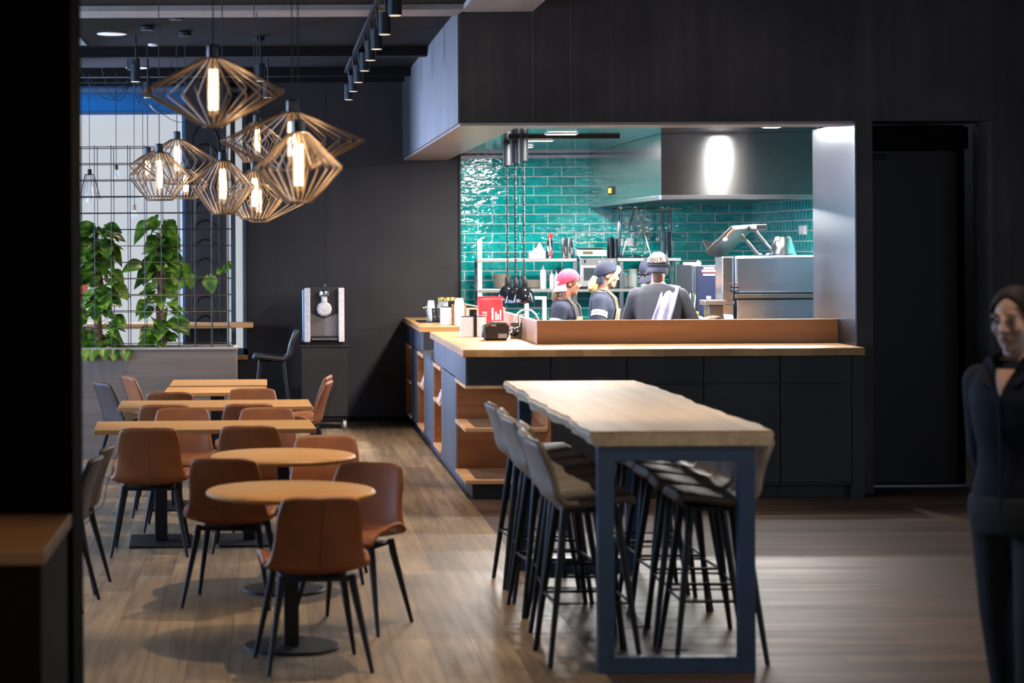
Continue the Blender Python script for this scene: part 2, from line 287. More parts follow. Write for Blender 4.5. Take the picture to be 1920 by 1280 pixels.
# ------------------------------------------------------------------ mesh helpers
class MB:
    def __init__(s): s.bm = bmesh.new()
    def _m(s, vs, m):
        if m is not None:
            for v in vs: v.co = m @ v.co
    def box(s, x0, x1, y0, y1, z0, z1, m=None):
        vs = [s.bm.verts.new((x, y, z)) for x in (x0, x1) for y in (y0, y1) for z in (z0, z1)]
        for f in ((0, 1, 3, 2), (4, 6, 7, 5), (0, 4, 5, 1), (2, 3, 7, 6), (0, 2, 6, 4), (1, 5, 7, 3)): s.bm.faces.new([vs[i] for i in f])
        s._m(vs, m); return s
    def rings(s, rings, cap=True, close=False):
        n = len(rings[0]); R = [[s.bm.verts.new(p) for p in r] for r in rings]
        k = len(R)
        for i in range(k if close else k-1):
            a, b = R[i], R[(i+1) % k]
            for j in range(n): s.bm.faces.new((a[j], a[(j+1) % n], b[(j+1) % n], b[j]))
        if cap and not close: s.bm.faces.new(R[0][::-1]); s.bm.faces.new(R[-1])
        return s
    def tube(s, pts, r, n=8, cap=True):
        pts = [Vector(p) for p in pts]; k = len(pts)
        rs = r if isinstance(r, (list, tuple)) else [r]*k
        out = []; prev = None
        for i, p in enumerate(pts):
            d = (pts[min(i+1, k-1)]-pts[max(i-1, 0)])
            d = d.normalized() if d.length > 1e-9 else Vector((0, 0, 1))
            if prev is None:
                u = d.cross(Vector((0, 0, 1)) if abs(d.z) < 0.9 else Vector((1, 0, 0))).normalized()
            else:
                u = (prev - d*prev.dot(d)); u = u.normalized() if u.length > 1e-6 else d.orthogonal().normalized()
            prev = u; v = d.cross(u)
            out.append([p+(u*math.cos(2*PI*j/n)+v*math.sin(2*PI*j/n))*rs[i] for j in range(n)])
        return s.rings(out, cap)
    def cyl(s, p0, p1, r0, r1=None, n=16): return s.tube([p0, p1], [r0, r0 if r1 is None else r1], n)
    def lathe(s, prof, c=(0, 0, 0), n=24, cap=True, m=None):
        rs = [[Vector((c[0]+max(r, 1e-4)*math.cos(2*PI*j/n), c[1]+max(r, 1e-4)*math.sin(2*PI*j/n), c[2]+z)) for j in range(n)] for r, z in prof]
        if m is not None: rs = [[m @ p for p in r] for r in rs]
        return s.rings(rs, cap)
    def ring(s, c, R, r, n=28, k=6, axis='z'):
        rs = []
        for i in range(n):
            a = 2*PI*i/n; q = []
            for j in range(k):
                b = 2*PI*j/k; x, y, z = (R+r*math.cos(b))*math.cos(a), (R+r*math.cos(b))*math.sin(a), r*math.sin(b)
                if axis == 'x': x, y, z = z, x, y
                if axis == 'y': x, y, z = x, z, y
                q.append(Vector(c)+Vector((x, y, z)))
            rs.append(q)
        return s.rings(rs, close=True)
    def ell(s, c, rad, rot=None, n=16, k=10):
        m = Matrix.Translation(Vector(c)) @ (rot.to_4x4() if rot is not None else Matrix.Identity(4)) @ Matrix.Diagonal((*rad, 1))
        rs = []
        for i in range(k+1):
            t = PI*i/k
            t = min(max(t, 0.02), PI-0.02)
            rs.append([m @ Vector((math.sin(t)*math.cos(2*PI*j/n), math.sin(t)*math.sin(2*PI*j/n), -math.cos(t))) for j in range(n)])
        return s.rings(rs)
    def cap(s, p0, p1, r0, r1, n=14):
        """tapered limb with round ends"""
        p0, p1 = Vector(p0), Vector(p1); d = (p1-p0); L = d.length; d.normalize()
        pts, rs = [], []
        for a in (0.05, 0.35, 0.7): pts.append(p0-d*r0*math.cos(a*PI/2)); rs.append(r0*math.sin(a*PI/2)+1e-4)
        for t in (0, 0.25, 0.5, 0.75, 1): pts.append(p0+d*L*t); rs.append(r0+(r1-r0)*t)
        for a in (0.7, 0.35, 0.05): pts.append(p1+d*r1*math.cos(a*PI/2)); rs.append(r1*math.sin(a*PI/2)+1e-4)
        return s.tube(pts, rs, n)
    def prism(s, poly, a, b, axis='z'):
        f = {'z': lambda p, t: (p[0], p[1], t), 'y': lambda p, t: (p[0], t, p[1]), 'x': lambda p, t: (t, p[0], p[1])}[axis]
        lo = [s.bm.verts.new(f(p, a)) for p in poly]; hi = [s.bm.verts.new(f(p, b)) for p in poly]; n = len(poly)
        for i in range(n): s.bm.faces.new((lo[i], lo[(i+1) % n], hi[(i+1) % n], hi[i]))
        s.bm.faces.new(lo[::-1]); s.bm.faces.new(hi); return s
    def grid(s, fn, nu, nv):
        V = [[s.bm.verts.new(fn(i/nu, j/nv)) for j in range(nv+1)] for i in range(nu+1)]
        for i in range(nu):
            for j in range(nv): s.bm.faces.new((V[i][j], V[i+1][j], V[i+1][j+1], V[i][j+1]))
        return s
    def build(s, name, mat, parent=None, bevel=0, smooth=False, solid=0, sub=0, remesh=0, angle=35, wl=True, offset=0):
        bmesh.ops.recalc_face_normals(s.bm, faces=s.bm.faces[:])
        me = bpy.data.meshes.new(name); s.bm.to_mesh(me); s.bm.free()
        if isinstance(mat, str): mat = M[mat]
        me.materials.append(mat)
        o = bpy.data.objects.new(name, me); COL.objects.link(o)
        if remesh:
            r = o.modifiers.new('r', 'REMESH'); r.mode = 'VOXEL'; r.voxel_size = remesh
            q = o.modifiers.new('s', 'SMOOTH'); q.iterations = 5; q.factor = 0.5
            bpy.context.view_layer.update()
            me2 = bpy.data.meshes.new_from_object(o.evaluated_get(bpy.context.evaluated_depsgraph_get()))
            o.modifiers.clear(); o.data = me2; me2.name = name; smooth = True; angle = 180
            if not me2.materials: me2.materials.append(mat)
        me = o.data
        if smooth:
            me.polygons.foreach_set('use_smooth', [True]*len(me.polygons))
            if angle < 180: me.set_sharp_from_angle(angle=math.radians(angle))
        if solid:
            q = o.modifiers.new('solid', 'SOLIDIFY'); q.thickness = solid; q.offset = offset
        if sub:
            q = o.modifiers.new('sub', 'SUBSURF'); q.levels = sub; q.render_levels = sub
        if bevel:
            q = o.modifiers.new('bevel', 'BEVEL'); q.width = bevel; q.segments = 2; q.limit_method = 'ANGLE'; q.angle_limit = math.radians(40)
        if parent is not None:
            o.parent = parent
            if wl: o.matrix_parent_inverse = PINV.get(top(parent).name, Matrix.Identity(4)) if parent.type == 'EMPTY' else Matrix.Identity(4)
        return o
ORD = ['', 'first', 'second', 'third', 'fourth', 'fifth', 'sixth', 'seventh', 'eighth', 'ninth', 'tenth', 'eleventh']
PINV = {}
def top(o):
    while o.parent is not None: o = o.parent
    return o
def tag(o, label=None, cat=None, group=None, kind=None):
    if label: o['label'] = label
    if cat: o['category'] = cat
    if group: o['group'] = group
    if kind: o['kind'] = kind
    return o
def thing(name, label, cat, loc=(0, 0, 0), rz=0.0, group=None, world=False):
    """Empty at the base of a thing. world=True: its parts are given in room coordinates."""
    o = bpy.data.objects.new(name, None); COL.objects.link(o); o.empty_display_size = 0.1
    o.location = loc; o.rotation_euler = (0, 0, rz)
    if world: PINV[o.name] = Matrix.Translation(-Vector(loc))
    return tag(o, label, cat, group)
def dup(root, loc=None, rz=None, label=None, group=None):
    def cp(o, par):
        c = o.copy(); COL.objects.link(c)
        if par is not None: c.parent = par
        for ch in o.children: cp(ch, c)
        return c
    r = cp(root, None)
    if loc is not None: r.location = loc
    if rz is not None: r.rotation_euler = (0, 0, rz)
    if label: r['label'] = label
    if group: r['group'] = group
    return r
def struct(name, mat, *boxes, bevel=0):
    mb = MB()
    for b in boxes: mb.box(*b)
    return tag(mb.build(name, mat, bevel=bevel), kind='structure')
# ================================================================== SETTING
YB = 23.3
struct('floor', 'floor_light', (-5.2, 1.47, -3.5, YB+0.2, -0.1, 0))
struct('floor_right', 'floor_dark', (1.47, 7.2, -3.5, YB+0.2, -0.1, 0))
# far wall with the far window (three openings round the pillar)
WX0, WX1, WZ0, WZ1 = -2.6, -0.235, 0.72, 3.54
struct('wall_back', 'wall', (-5.2, WX0, YB, YB+0.2, 0, 3.8), (WX1, 7.2, YB, YB+0.2, 0, 3.8), (WX0, WX1, YB, YB+0.2, 0, WZ0), (WX0, WX1, YB, YB+0.2, WZ1, 3.8))
struct('wall_pillar', 'wall', (-0.885, -0.455, YB-0.35, YB+0.21, 0, 3.62))
# raised dark ribs standing in for arch-shaped shadows on the pillar's face
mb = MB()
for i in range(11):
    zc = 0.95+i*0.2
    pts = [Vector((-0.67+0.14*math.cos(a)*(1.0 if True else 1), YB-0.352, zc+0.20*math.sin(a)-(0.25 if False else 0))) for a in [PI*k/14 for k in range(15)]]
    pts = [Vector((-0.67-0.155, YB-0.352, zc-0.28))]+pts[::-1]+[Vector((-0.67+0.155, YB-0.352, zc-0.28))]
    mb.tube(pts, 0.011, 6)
tag(mb.build('arch_shadow_ribs', 'black', smooth=True), kind='structure')
# window
mb = MB()
for x in (WX0, -0.93, -0.41, WX1-0.05): mb.box(x, x+0.05, YB+0.02, YB+0.10, WZ0, WZ1)
mb.box(WX0, WX1, YB+0.02, YB+0.10, WZ0, WZ0+0.07); mb.box(WX0, WX1, YB+0.02, YB+0.10, WZ1-0.05, WZ1)
w1 = tag(mb.build('window_1', 'frame_blue', bevel=0.004), kind='structure')
MB().box(WX0, WX1, YB+0.055, YB+0.062, WZ0, WZ1).build('window_pane', 'glass', w1)
MB().box(WX0-0.05, WX1, YB-0.05, YB+0.02, WZ0-0.05, WZ0).build('window_sill', 'oak_x', w1, bevel=0.004)
# roller blind gathered at the window head
t = thing('roller_blind', 'blue roller blind pulled up at the top of the far window', 'blind', (-1.4, YB-0.03, 3.3), world=True)
MB().box(WX0, -0.885, YB-0.045, YB-0.03, 3.30, 3.52).build('blind_fabric', 'blind', t)
MB().box(-0.455, WX1, YB-0.045, YB-0.03, 3.30, 3.52).build('blind_fabric', 'blind', t)
MB().cyl((WX0, YB-0.05, 3.55), (WX1, YB-0.05, 3.55), 0.045).build('roller', 'frame_blue', t, smooth=True)
MB().box(WX0, -0.885, YB-0.055, YB-0.025, 3.28, 3.31).build('bottom_bar', 'frame_blue', t)
MB().box(-0.455, WX1, YB-0.055, YB-0.025, 3.28, 3.31).build('bottom_bar', 'frame_blue', t)
# ground and pale rendered house across the lane, seen through the glass
tag(MB().box(-9, 6, YB+0.2, YB+9, -0.25, -0.1).build('outside_ground', 'concrete'), kind='structure')
# left facade: glazed band (daylight comes through it), unseen front wall with an opening added for the fill
struct('wall_left', 'wall', (-5.2, -5.0, -3.5, 10.2, 0, 4.8), (-5.2, -5.0, 10.2, 21.8, 0, 0.5), (-5.2, -5.0, 10.2, 21.8, 3.3, 4.8), (-5.2, -5.0, 21.8, YB, 0, 4.8))
mb = MB()
for k in range(7):
    y = 10.2+k*11.6/6; mb.box(-5.15, -5.05, y-0.03, y+0.03, 0.5, 3.3)
mb.box(-5.15, -5.05, 10.2, 21.8, 0.5, 0.58); mb.box(-5.15, -5.05, 10.2, 21.8, 3.22, 3.3)
tag(mb.build('window_2', 'frame_blue'), kind='structure')
struct('wall_front', 'wall', (-5.2, -2.1, -3.5, -3.3, 0, 4.8), (5.1, 7.2, -3.5, -3.3, 0, 4.8), (-2.1, 5.1, -3.5, -3.3, 0, 0.4), (-2.1, 5.1, -3.5, -3.3, 3.6, 4.8))
mb = MB()
for k in range(6):
    x = -2.1+k*7.2/5; mb.box(x-0.03, x+0.03, -3.45, -3.35, 0.4, 3.6)
mb.box(-2.1, 5.1, -3.45, -3.35, 0.4, 0.48); mb.box(-2.1, 5.1, -3.45, -3.35, 3.52, 3.6)
tag(mb.build('added_front_window', 'frame_blue'), kind='structure')  # unseen frame, added around the opening of the front fill
struct('wall_right', 'wall', (7.0, 7.2, -3.5, 2.9, 0, 4.8), (7.0, 7.2, 11.9, YB, 0, 4.8), (7.0, 7.2, 2.9, 11.9, 0, 0.5), (7.0, 7.2, 2.9, 11.9, 3.0, 4.8))
mb = MB()
for k in range(6):
    y = 2.9+k*9/5; mb.box(7.05, 7.15, y-0.03, y+0.03, 0.5, 3.0)
mb.box(7.05, 7.15, 2.9, 11.9, 0.5, 0.58); mb.box(7.05, 7.15, 2.9, 11.9, 2.92, 3.0)
tag(mb.build('window_4', 'frame_blue'), kind='structure')
# black pillar close to the viewer on the left
struct('wall_near_pillar', 'black_wall', (-2.6, -0.665, 7.36, 7.75, 0, 3.62))
# ceilings: low dark boards on the left, raised over the right half, pale strips on the drop's underside
struct('ceiling', 'ceiling', (-5.2, 1.44, -3.5, YB, 3.66, 3.76))
struct('ceiling_right', 'beam', (1.97, 7.2, -3.5, 16.6, 4.7, 4.8))
struct('ceiling_drop', 'concrete', (1.44, 1.97, -3.5, 16.3, 3.62, 4.8), (-5.2, 1.44, 16.12, 16.6, 3.62, 3.66))
mb = MB()
for y, z in ((19.6, 3.58), (21.9, 3.58), (22.9, 3.60)): mb.box(-5.0, 1.43, y, y+0.16, z, 3.66)
tag(mb.build('ceiling_beam', 'beam'), kind='structure')
# ---- kitchen bulkhead: front board, side board, beige soffit
FY = 16.45
struct('wall_bulkhead', 'wall_front', (1.44, 7.2, FY, FY+0.45, 2.80, 4.8), (5.44, 7.2, FY, FY+0.45, 0, 2.80), (4.42, 4.54, FY, FY+0.45, 0, 2.80))
mb = MB()
mb.box(1.425, 1.44, FY, FY+0.9, 2.80, 3.66); mb.box(1.425, 1.44, FY+0.906, YB, 2.80, 3.66); mb.box(1.44, 1.9, FY+0.45, YB, 2.80, 3.66)
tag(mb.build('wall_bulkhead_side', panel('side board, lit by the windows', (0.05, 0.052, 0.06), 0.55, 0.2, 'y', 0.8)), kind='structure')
M['pale_streak'] = panel('pale board streak', (0.105, 0.085, 0.07), 0.6, 0.6)
struct('bulkhead_streaks', 'pale_streak', (1.985, 1.995, FY-0.0015, FY, 2.80, 4.6), (2.268, 2.28, FY-0.0015, FY, 2.80, 4.6), (2.585, 2.589, FY-0.0015, FY, 2.80, 4.6))  # thin paler vertical streaks on the front board
struct('trim_2', 'soffit', (1.44, 1.9, FY, YB, 2.78, 2.80), (1.9, 4.4, FY, FY+0.45, 2.78, 2.80))
# ---- kitchen shell
KY = YB-0.03
struct('wall_tiled', 'tile_x', (2.04, 5.2, KY, YB-0.001, 0.0, 2.84))
struct('wall_tiled_right', 'tile_y', (5.14, 5.2, 17.75, KY, 0.0, 2.84))
struct('ceiling_kitchen', 'steel_mirror', (1.9, 5.2, FY+0.45, YB-0.001, 2.84, 2.90))
struct('trim_3', 'paper', (2.04, 5.14, KY-0.02, KY, 2.80, 2.83))
struct('trim_4', 'black', (2.02, 2.04, KY-0.01, YB-0.001, 0, 2.78))
tag(MB().box(4.405, 4.42, FY-0.003, 17.72, 0, 2.80).build('wall_steel_return', 'steel_v', bevel=0.003), kind='structure')
struct('wall_kitchen_return', 'steel_v', (4.45, 5.2, 17.70, 17.75, 0, 2.84))
# ---- door in the right recess
struct('wall_recess', 'black_wall', (4.56, 5.44, FY+0.66, FY+0.75, 0, 2.80))
d = tag(MB().box(4.56, 5.36, FY+0.58, FY+0.64, 0.015, 2.60).build('door_1', plain('dark brown door leaf', (0.016, 0.013, 0.0125), 0.5), bevel=0.003), kind='structure')
MB().box(4.54, 5.44, FY+0.56, FY+0.66, 2.61, 2.78).build('door_frame', 'beam', d)
MB().box(4.60, 4.80, FY+0.52, FY+0.58, 2.53, 2.57).build('door_closer', 'black', d, bevel=0.006)
MB().box(4.54, 5.40, FY+0.42, FY+0.56, 0.0, 0.014).build('door_gap_light', steel('bright aluminium sill', (0.3, 0.34, 0.38), 0.4, 'x'), d)  # metal strip standing in for the lit gap below the door
# joint lines in the far wall boards
struct('trim_5', 'wall', (0.6, 0.606, YB-0.004, YB, 0, 3.6), (-0.2, 2.0, YB-0.004, YB, 0.985, 0.993))
struct('baseboard_back', 'beam', (-0.2, 1.42, YB-0.012, YB, 0, 0.06))
# ================================================================== COUNTER
ZT = 1.113
def shelf_niche(name, label, y0, y1, zs=(0.14, 0.54), ztop=0.845, group=None):
    t = thing(name, label, 'shelf unit', (1.75, (y0+y1)/2, 0), world=True, group=group)
    MB().box(2.0, 2.05, y0, y1, 0.1, ztop).build('back_panel', 'niche', t)
    for y in (y0, y1-0.025): MB().box(1.45, 2.0, y, y+0.025, 0.1, ztop).build('side_panel', 'niche', t)
    for z in list(zs)+[ztop-0.03]: MB().box(1.44, 2.0, y0+0.025, y1-0.025, z-0.028 if z < ztop-0.03 else z, z if z < ztop-0.03 else ztop).build('shelf', 'niche_edge', t, bevel=0.003)
    MB().box(1.50, 2.0, y0, y1, 0.0, 0.1).build('plinth', 'front_bluelit', t)
    return t
def side_cab(label, y0, y1, zt, name='base_cabinet'):
    t = thing(name, label, 'cabinet', (1.75, (y0+y1)/2, 0), world=True)
    MB().box(1.465, 2.05, y0+0.003, y1-0.003, 0.1, zt).build('carcass', 'front_black', t)
    MB().box(1.45, 1.465, y0+0.003, y1-0.003, 0.105, zt).build('door', 'front_bluelit', t, bevel=0.002)
    MB().box(1.50, 2.04, y0, y1, 0.0, 0.1).build('plinth', 'front_bluelit', t)
    return t
def side_drawer(label, y0, y1):
    t = thing('drawer_box', label, 'cabinet', (1.75, (y0+y1)/2, 0.85), world=True)
    MB().box(1.468, 2.05, y0+0.003, y1-0.003, 0.85, ZT-0.06).build('carcass', 'front_black', t)
    MB().box(1.452, 1.468, y0+0.003, y1-0.003, 0.853, ZT-0.062).build('drawer_front', 'front_bluelit', t, bevel=0.002)
CF = 16.16
# corner niche: open to the front and to the left
t = thing('corner_shelf_unit', 'open larch shelf unit at the near corner of the long counter', 'shelf unit', (1.75, 16.6, 0), world=True)
MB().box(1.455, 2.07, 17.04, 17.07, 0.1, 0.845).build('back_panel', 'niche', t)
MB().box(2.05, 2.075, CF+0.005, 17.04, 0.1, 0.845).build('side_panel', 'niche', t)
for z0, z1 in ((0.115, 0.145), (0.50, 0.53), (0.82, 0.847)): MB().box(1.44, 2.05, CF, 17.04, z0, z1).build('shelf', 'niche_edge', t, bevel=0.003)
MB().box(1.50, 2.07, CF+0.09, 17.04, 0.0, 0.115).build('plinth', 'front_black', t)
t = thing('drawer_box', 'black drawer front above the open corner shelves', 'cabinet', (1.75, 16.6, 0.85), world=True)
MB().box(1.46, 2.072, CF+0.012, 17.07, 0.85, ZT-0.06).build('carcass', 'front_black', t)
MB().box(1.452, 2.072, CF-0.003, CF+0.012, 0.85, ZT-0.062).build('drawer_front', 'front_black', t, bevel=0.002)
MB().box(1.445, 1.46, CF+0.002, 17.07, 0.85, ZT-0.062).build('side_panel', 'front_bluelit', t, bevel=0.002)
xs = [2.075, 2.64, 3.205, 3.77, 4.30]
pos = ['right beside the open corner shelves', 'second from the open corner shelves', 'third from the open corner shelves', 'last before the steel pillar']
for i in range(4):
    x0, x1 = xs[i]+0.003, xs[i+1]-0.003
    t = thing('base_cabinet', 'black counter cabinet with drawer, '+pos[i], 'cabinet', ((x0+x1)/2, 16.6, 0), world=True)
    MB().box(x0, x1, CF+0.012, 16.75, 0.1, ZT-0.06).build('carcass', 'front_black', t)
    MB().box(x0+0.001, x1-0.001, CF-0.004, CF+0.012, 0.853, ZT-0.062).build('drawer_front', 'front_black', t, bevel=0.002)
    MB().box(x0+0.001, x1-0.001, CF-0.004, CF+0.012, 0.12, 0.845).build('door', 'front_black', t, bevel=0.002)
    MB().box(x0, x1, CF+0.09, 16.75, 0.0, 0.1).build('plinth', 'front_black', t)
tag(MB().box(4.30, 4.395, CF, 16.9, 0.0, ZT-0.06).build('filler_panel', 'front_black', bevel=0.002), 'narrow black filler panel at the right end of the counter', 'panel')
side_cab('blue-lit black counter cabinet between corner shelves and first side niche', 17.07, 18.5, 0.845)
side_drawer('blue-lit black drawer over the cabinet beside the corner shelves', 17.07, 18.5)
n1 = shelf_niche('niche_shelf', 'open larch niche in the counter side, nearest, lilac napkins above bottles', 18.5, 19.35)
side_drawer('blue-lit black drawer above the nearest side niche', 18.5, 19.36)
side_cab('low blue-lit black cabinet under the step in the counter', 19.37, 20.55, 0.86)
n2 = shelf_niche('niche_shelf', 'open larch niche in the counter side, middle one, napkins folded inside', 20.57, 21.45, zs=(0.14, 0.54))
side_cab('blue-lit black counter cabinet between the middle and farthest side niches', 21.45, 22.4, 0.845)
side_drawer('blue-lit black drawer above the middle side niche', 20.7, 21.5); side_drawer('blue-lit black drawer by the far wall', 21.5, YB-0.03)
n3 = shelf_niche('niche_shelf', 'empty open larch niche in the counter side beside the far wall', 22.4, YB-0.03, zs=(0.13, 0.48))
t = thing('counter_step', 'low dark worktop in the step between the two oak counters', 'worktop', (1.75, 20, 0.86), world=True)
MB().box(1.43, 2.05, 19.37, 20.68, 0.862, 0.89).build('top', 'black', t)
MB().box(1.455, 2.05, 20.68, 20.70, 0.89, ZT-0.06).build('splash_plate', 'steel_v', t)
MB().box(1.43, 1.47, 19.33, 19.37, 0.85, 0.93).build('corner_bracket', 'chrome', t)
# oak worktops
def worktop(poly, z0, z1, label, edge_y):
    mb = MB(); mb.prism(poly, z0, z1)
    return tag(mb.build('oak_worktop', 'oak_x', bevel=0.006), label, 'worktop')
front = []
for i in range(31):
    x = 1.42+i*(4.385-1.42)/30; front.append((x, 16.1+0.012*math.sin(x*6)+0.006*math.sin(x*17) if 0 < i < 30 else 16.1))
worktop(front+[(4.385, 17.3), (2.2, 17.3), (2.2, 19.4), (1.42, 19.4)], ZT-0.058, ZT, 'oak worktop on the front counter, in front of the cooks', 0)
worktop([(1.42, 20.66), (2.3, 20.66), (2.3, YB-0.035), (1.42, YB-0.035)], ZT-0.058, ZT-0.002, 'oak worktop of the far counter with cups and jars', 0)
# upstand board
t = thing('upstand_board', 'reddish oak upstand board along the back of the counter', 'counter screen', (3.2, 16.95, ZT), world=True)
MB().box(2.07, 4.40, 16.94, 16.98, ZT, 1.292).build('front_board', wood('reddish oak board', (0.44, 0.19, 0.07), (0.6, 0.3, 0.125), 'x', 0.8, 0.4), t, bevel=0.003)
MB().box(2.07, 2.11, 16.98, 19.4, ZT, 1.288).build('side_board', wood('greyed oak board', (0.40, 0.24, 0.15), (0.55, 0.36, 0.24), 'y', 0.8, 0.4), t, bevel=0.003)
MB().box(2.065, 4.40, 16.935, 16.985, 1.292, 1.296).build('top_edge', 'niche_edge', t)
# napkins and bottles in the niches
def napkins(y, label, x=1.535):
    mb = MB()
    for k in range(9):
        h = 0.02*k
        mb.prism([(x-0.09+0.008*k, 0.54+h), (x+0.09, 0.54+h), (x+0.09, 0.54+h+0.012), (x-0.085+0.008*k, 0.54+h+0.012)], y-0.13, y+0.13, 'y')
    tag(mb.build('napkin_stack', 'lilac_paper'), label, 'napkins')
napkins(18.85, 'white lilac napkins lying in the nearest counter niche'); napkins(20.95, 'white lilac napkins lying in the middle counter niche')
for i, (y, lb) in enumerate(((18.75, 'dark sauce bottle at the bottom of the nearest niche, nearer one'), (18.95, 'dark sauce bottle at the bottom of the nearest niche, farther one'))):
    t = thing('sauce_bottle', lb, 'bottle', (1.60, y, 0.14), group='sauce bottles in the niche')
    MB().lathe([(0.028, 0), (0.03, 0.01), (0.03, 0.1), (0.012, 0.14), (0.012, 0.16)], n=16).build('bottle', plain('brown bottle glass', (0.09, 0.02, 0.012), 0.15), t, smooth=True)
    MB().cyl((0, 0, 0.16), (0, 0, 0.185), 0.014).build('cap', 'black', t, smooth=True)
# near left: oak topped cabinet in front of the pillar
t = thing('sideboard', 'dark sideboard with oak top standing before the black pillar', 'cabinet', (-1.3, 6.9, 0), world=True)
MB().box(-2.2, -0.68, 6.46, 7.30, 0.0, 0.955).build('carcass', plain('dark umber board', (0.012, 0.006, 0.004), 0.7, spec=0.1), t, bevel=0.003)
MB().box(-2.2, -0.667, 6.44, 7.32, 0.957, 1.0).build('top', wood('dim oak top', (0.26, 0.12, 0.045), (0.42, 0.22, 0.09), 'x', 0.6, 0.5), t, bevel=0.004)
for x0, x1 in ((-2.18, -1.45), (-1.44, -0.69)): MB().box(x0, x1, 6.445, 6.46, 0.05, 0.94).build('door', plain('dark umber door', (0.011, 0.0055, 0.0035), 0.7, spec=0.1), t, bevel=0.002)
# ================================================================== CHAIRS
def shell_fn(seat_z, back_z, arms=0.055, wtop=0.36, wseat=0.44, wjoin=0.46, ys=0.22, yb=-0.19, lean=0.10, dip=0.02):
    prof = [(ys, seat_z-0.03), (ys-0.02, seat_z), (0.10, seat_z-0.008), (-0.04, seat_z-dip), (yb+0.05, seat_z-0.028), (yb-0.005, seat_z+0.012),
            (yb-lean*0.3, seat_z+(back_z-seat_z)*0.4), (yb-lean*0.65, seat_z+(back_z-seat_z)*0.72), (yb-lean, back_z)]
    ws = [wseat*0.92, wseat, wseat*1.02, wjoin, wjoin, wjoin*0.97, (wjoin+wtop)/2*0.99, (wjoin*0.35+wtop*0.65), wtop*0.97]
    curl = [0.0, 0.012, arms*0.9, arms*1.3, arms*0.8, 0.028, 0.022, 0.02, 0.018]       # side lift (seat) / side wrap (back)
    def lerp(a, u):
        x = u*(len(a)-1); i = min(int(x), len(a)-2); t = x-i; t = t*t*(3-2*t)*0.5+t*0.5
        p, q = a[i], a[i+1]
        return tuple(m*(1-t)+n*t for m, n in zip(p, q)) if isinstance(p, tuple) else p*(1-t)+q*t
    def fn(u, v):
        s = v*2-1; y, z = lerp(prof, u); w = lerp(ws, u); c = lerp(curl, u)
        k = abs(s)**2.6
        back = min(1, max(0, (u-0.45)/0.25))
        x = s*w/2*(1+0.10*(arms/0.055 if arms else 0)*(1-back)*k*(1 if 0.2 < u < 0.7 else 0.3))
        z += c*k*(1-back)-0.018*back*max(0, (u-0.8)/0.2)*(abs(s)**4)-0.006*(1-abs(s))*max(0, (u-0.85)/0.15)
        y += c*k*back*1.4
        return Vector((x, y, z))
    return fn
def make_chair(name, label, mo, mi, seat_z=0.455, back_z=0.79):
    t = thing(name, label, 'chair')
    f = shell_fn(seat_z, back_z)
    MB().grid(f, 26, 14).build('seat_shell', mo, t, smooth=True, angle=180, solid=0.032, sub=1, offset=-1)
    def pad(u, v):
        p = f(0.05+u*0.40, 0.14+0.72*v); e = min(u, 1-u, v, 1-v)
        return p+Vector((0, 0, 0.003+0.012*min(1, e*8)))
    MB().grid(pad, 10, 10).build('seat_pad', mi, t, smooth=True, angle=180)
    mb = MB()
    mb.tube([f(0.5+0.49*i/10, 0.5)+Vector((0, -0.034, -0.008)) for i in range(11)], 0.0022, 5)
    mb.build('back_seam', plain('dark thread', (0.05, 0.02, 0.01), 0.7) if 'thread' not in M else M['thread'], t)
    mb = MB(); mb.box(-0.15, 0.15, -0.15, 0.14, seat_z-0.058, seat_z-0.040)
    mb.build('under_frame', 'black', t, bevel=0.004)
    for sx in (-1, 1):
        for (y0, y1) in ((0.13, 0.225), (-0.13, -0.225)):
            MB().tube([(sx*0.158, y0, seat_z-0.03), (sx*0.166, y0*1.06, seat_z-0.09), (sx*0.232, y1, 0.0)], [0.017, 0.0185, 0.0095], 10).build('leg', 'black', t, smooth=True)
    return t
M['thread'] = plain('dark brown thread', (0.06, 0.022, 0.01), 0.7)
CH = make_chair('dining_chair', 'x', 'leather', 'leather_in')
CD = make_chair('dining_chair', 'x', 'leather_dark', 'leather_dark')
first = {id(CH): 1, id(CD): 1}
def put(src, x, y, face, label, group, sc=None):
    """face: direction the sitter looks, degrees clockwise from straight away from the viewer"""
    rz = -math.radians(face)
    if first.get(id(src)):
        first[id(src)] = 0; o = src; o.location = (x, y, 0); o.rotation_euler = (0, 0, rz); o['label'] = label; o['group'] = group
    else: o = dup(src, (x, y, 0), rz, label, group)
    return o
G1, G2 = 'cognac leather dining chairs', 'dark brown leather dining chairs'
put(CH, 0.185, 9.86, -8, 'cognac leather chair nearest the viewer, its back covering the front round table', G1)
put(CH, -0.20, 11.60, 10, 'cognac leather chair between both round tables, on their left side, back turned', G1)
put(CH, 0.40, 10.86, 205, 'cognac leather chair at the right of the nearest round table, facing it', G1)
put(CH, 0.30, 12.42, 185, 'cognac leather chair behind the second round table, pad side towards us', G1)
put(CH, -0.74, 13.50, 0, 'cognac leather chair standing alone at left before the nearest long table', G1)
put(CH, -0.12, 13.62, 2, 'cognac leather chair on the near right side of the nearest long table', G1)
put(CH, -0.60, 14.62, 181, 'cognac leather chair behind the nearest long table, left of two', G1)
put(CH, -0.02, 14.62, 179, 'cognac leather chair behind the nearest long table, right of two', G1)
put(CH, -0.73, 15.42, 0, 'cognac leather chair on the near side of the second long table, left one', G1)
put(CH, -0.145, 15.46, 0, 'cognac leather chair on the near side of the second long table, right one', G1)
put(CH, -0.75, 16.72, 2, 'cognac leather chair at the near left of the farthest small tables, back turned', G1)
put(CH, -0.14, 16.58, 181, 'cognac leather chair behind the second long table on its right half', G1)
put(CD, -1.13, 17.75, 62, 'dark brown leather chair left of the long tables before the planter', G2)
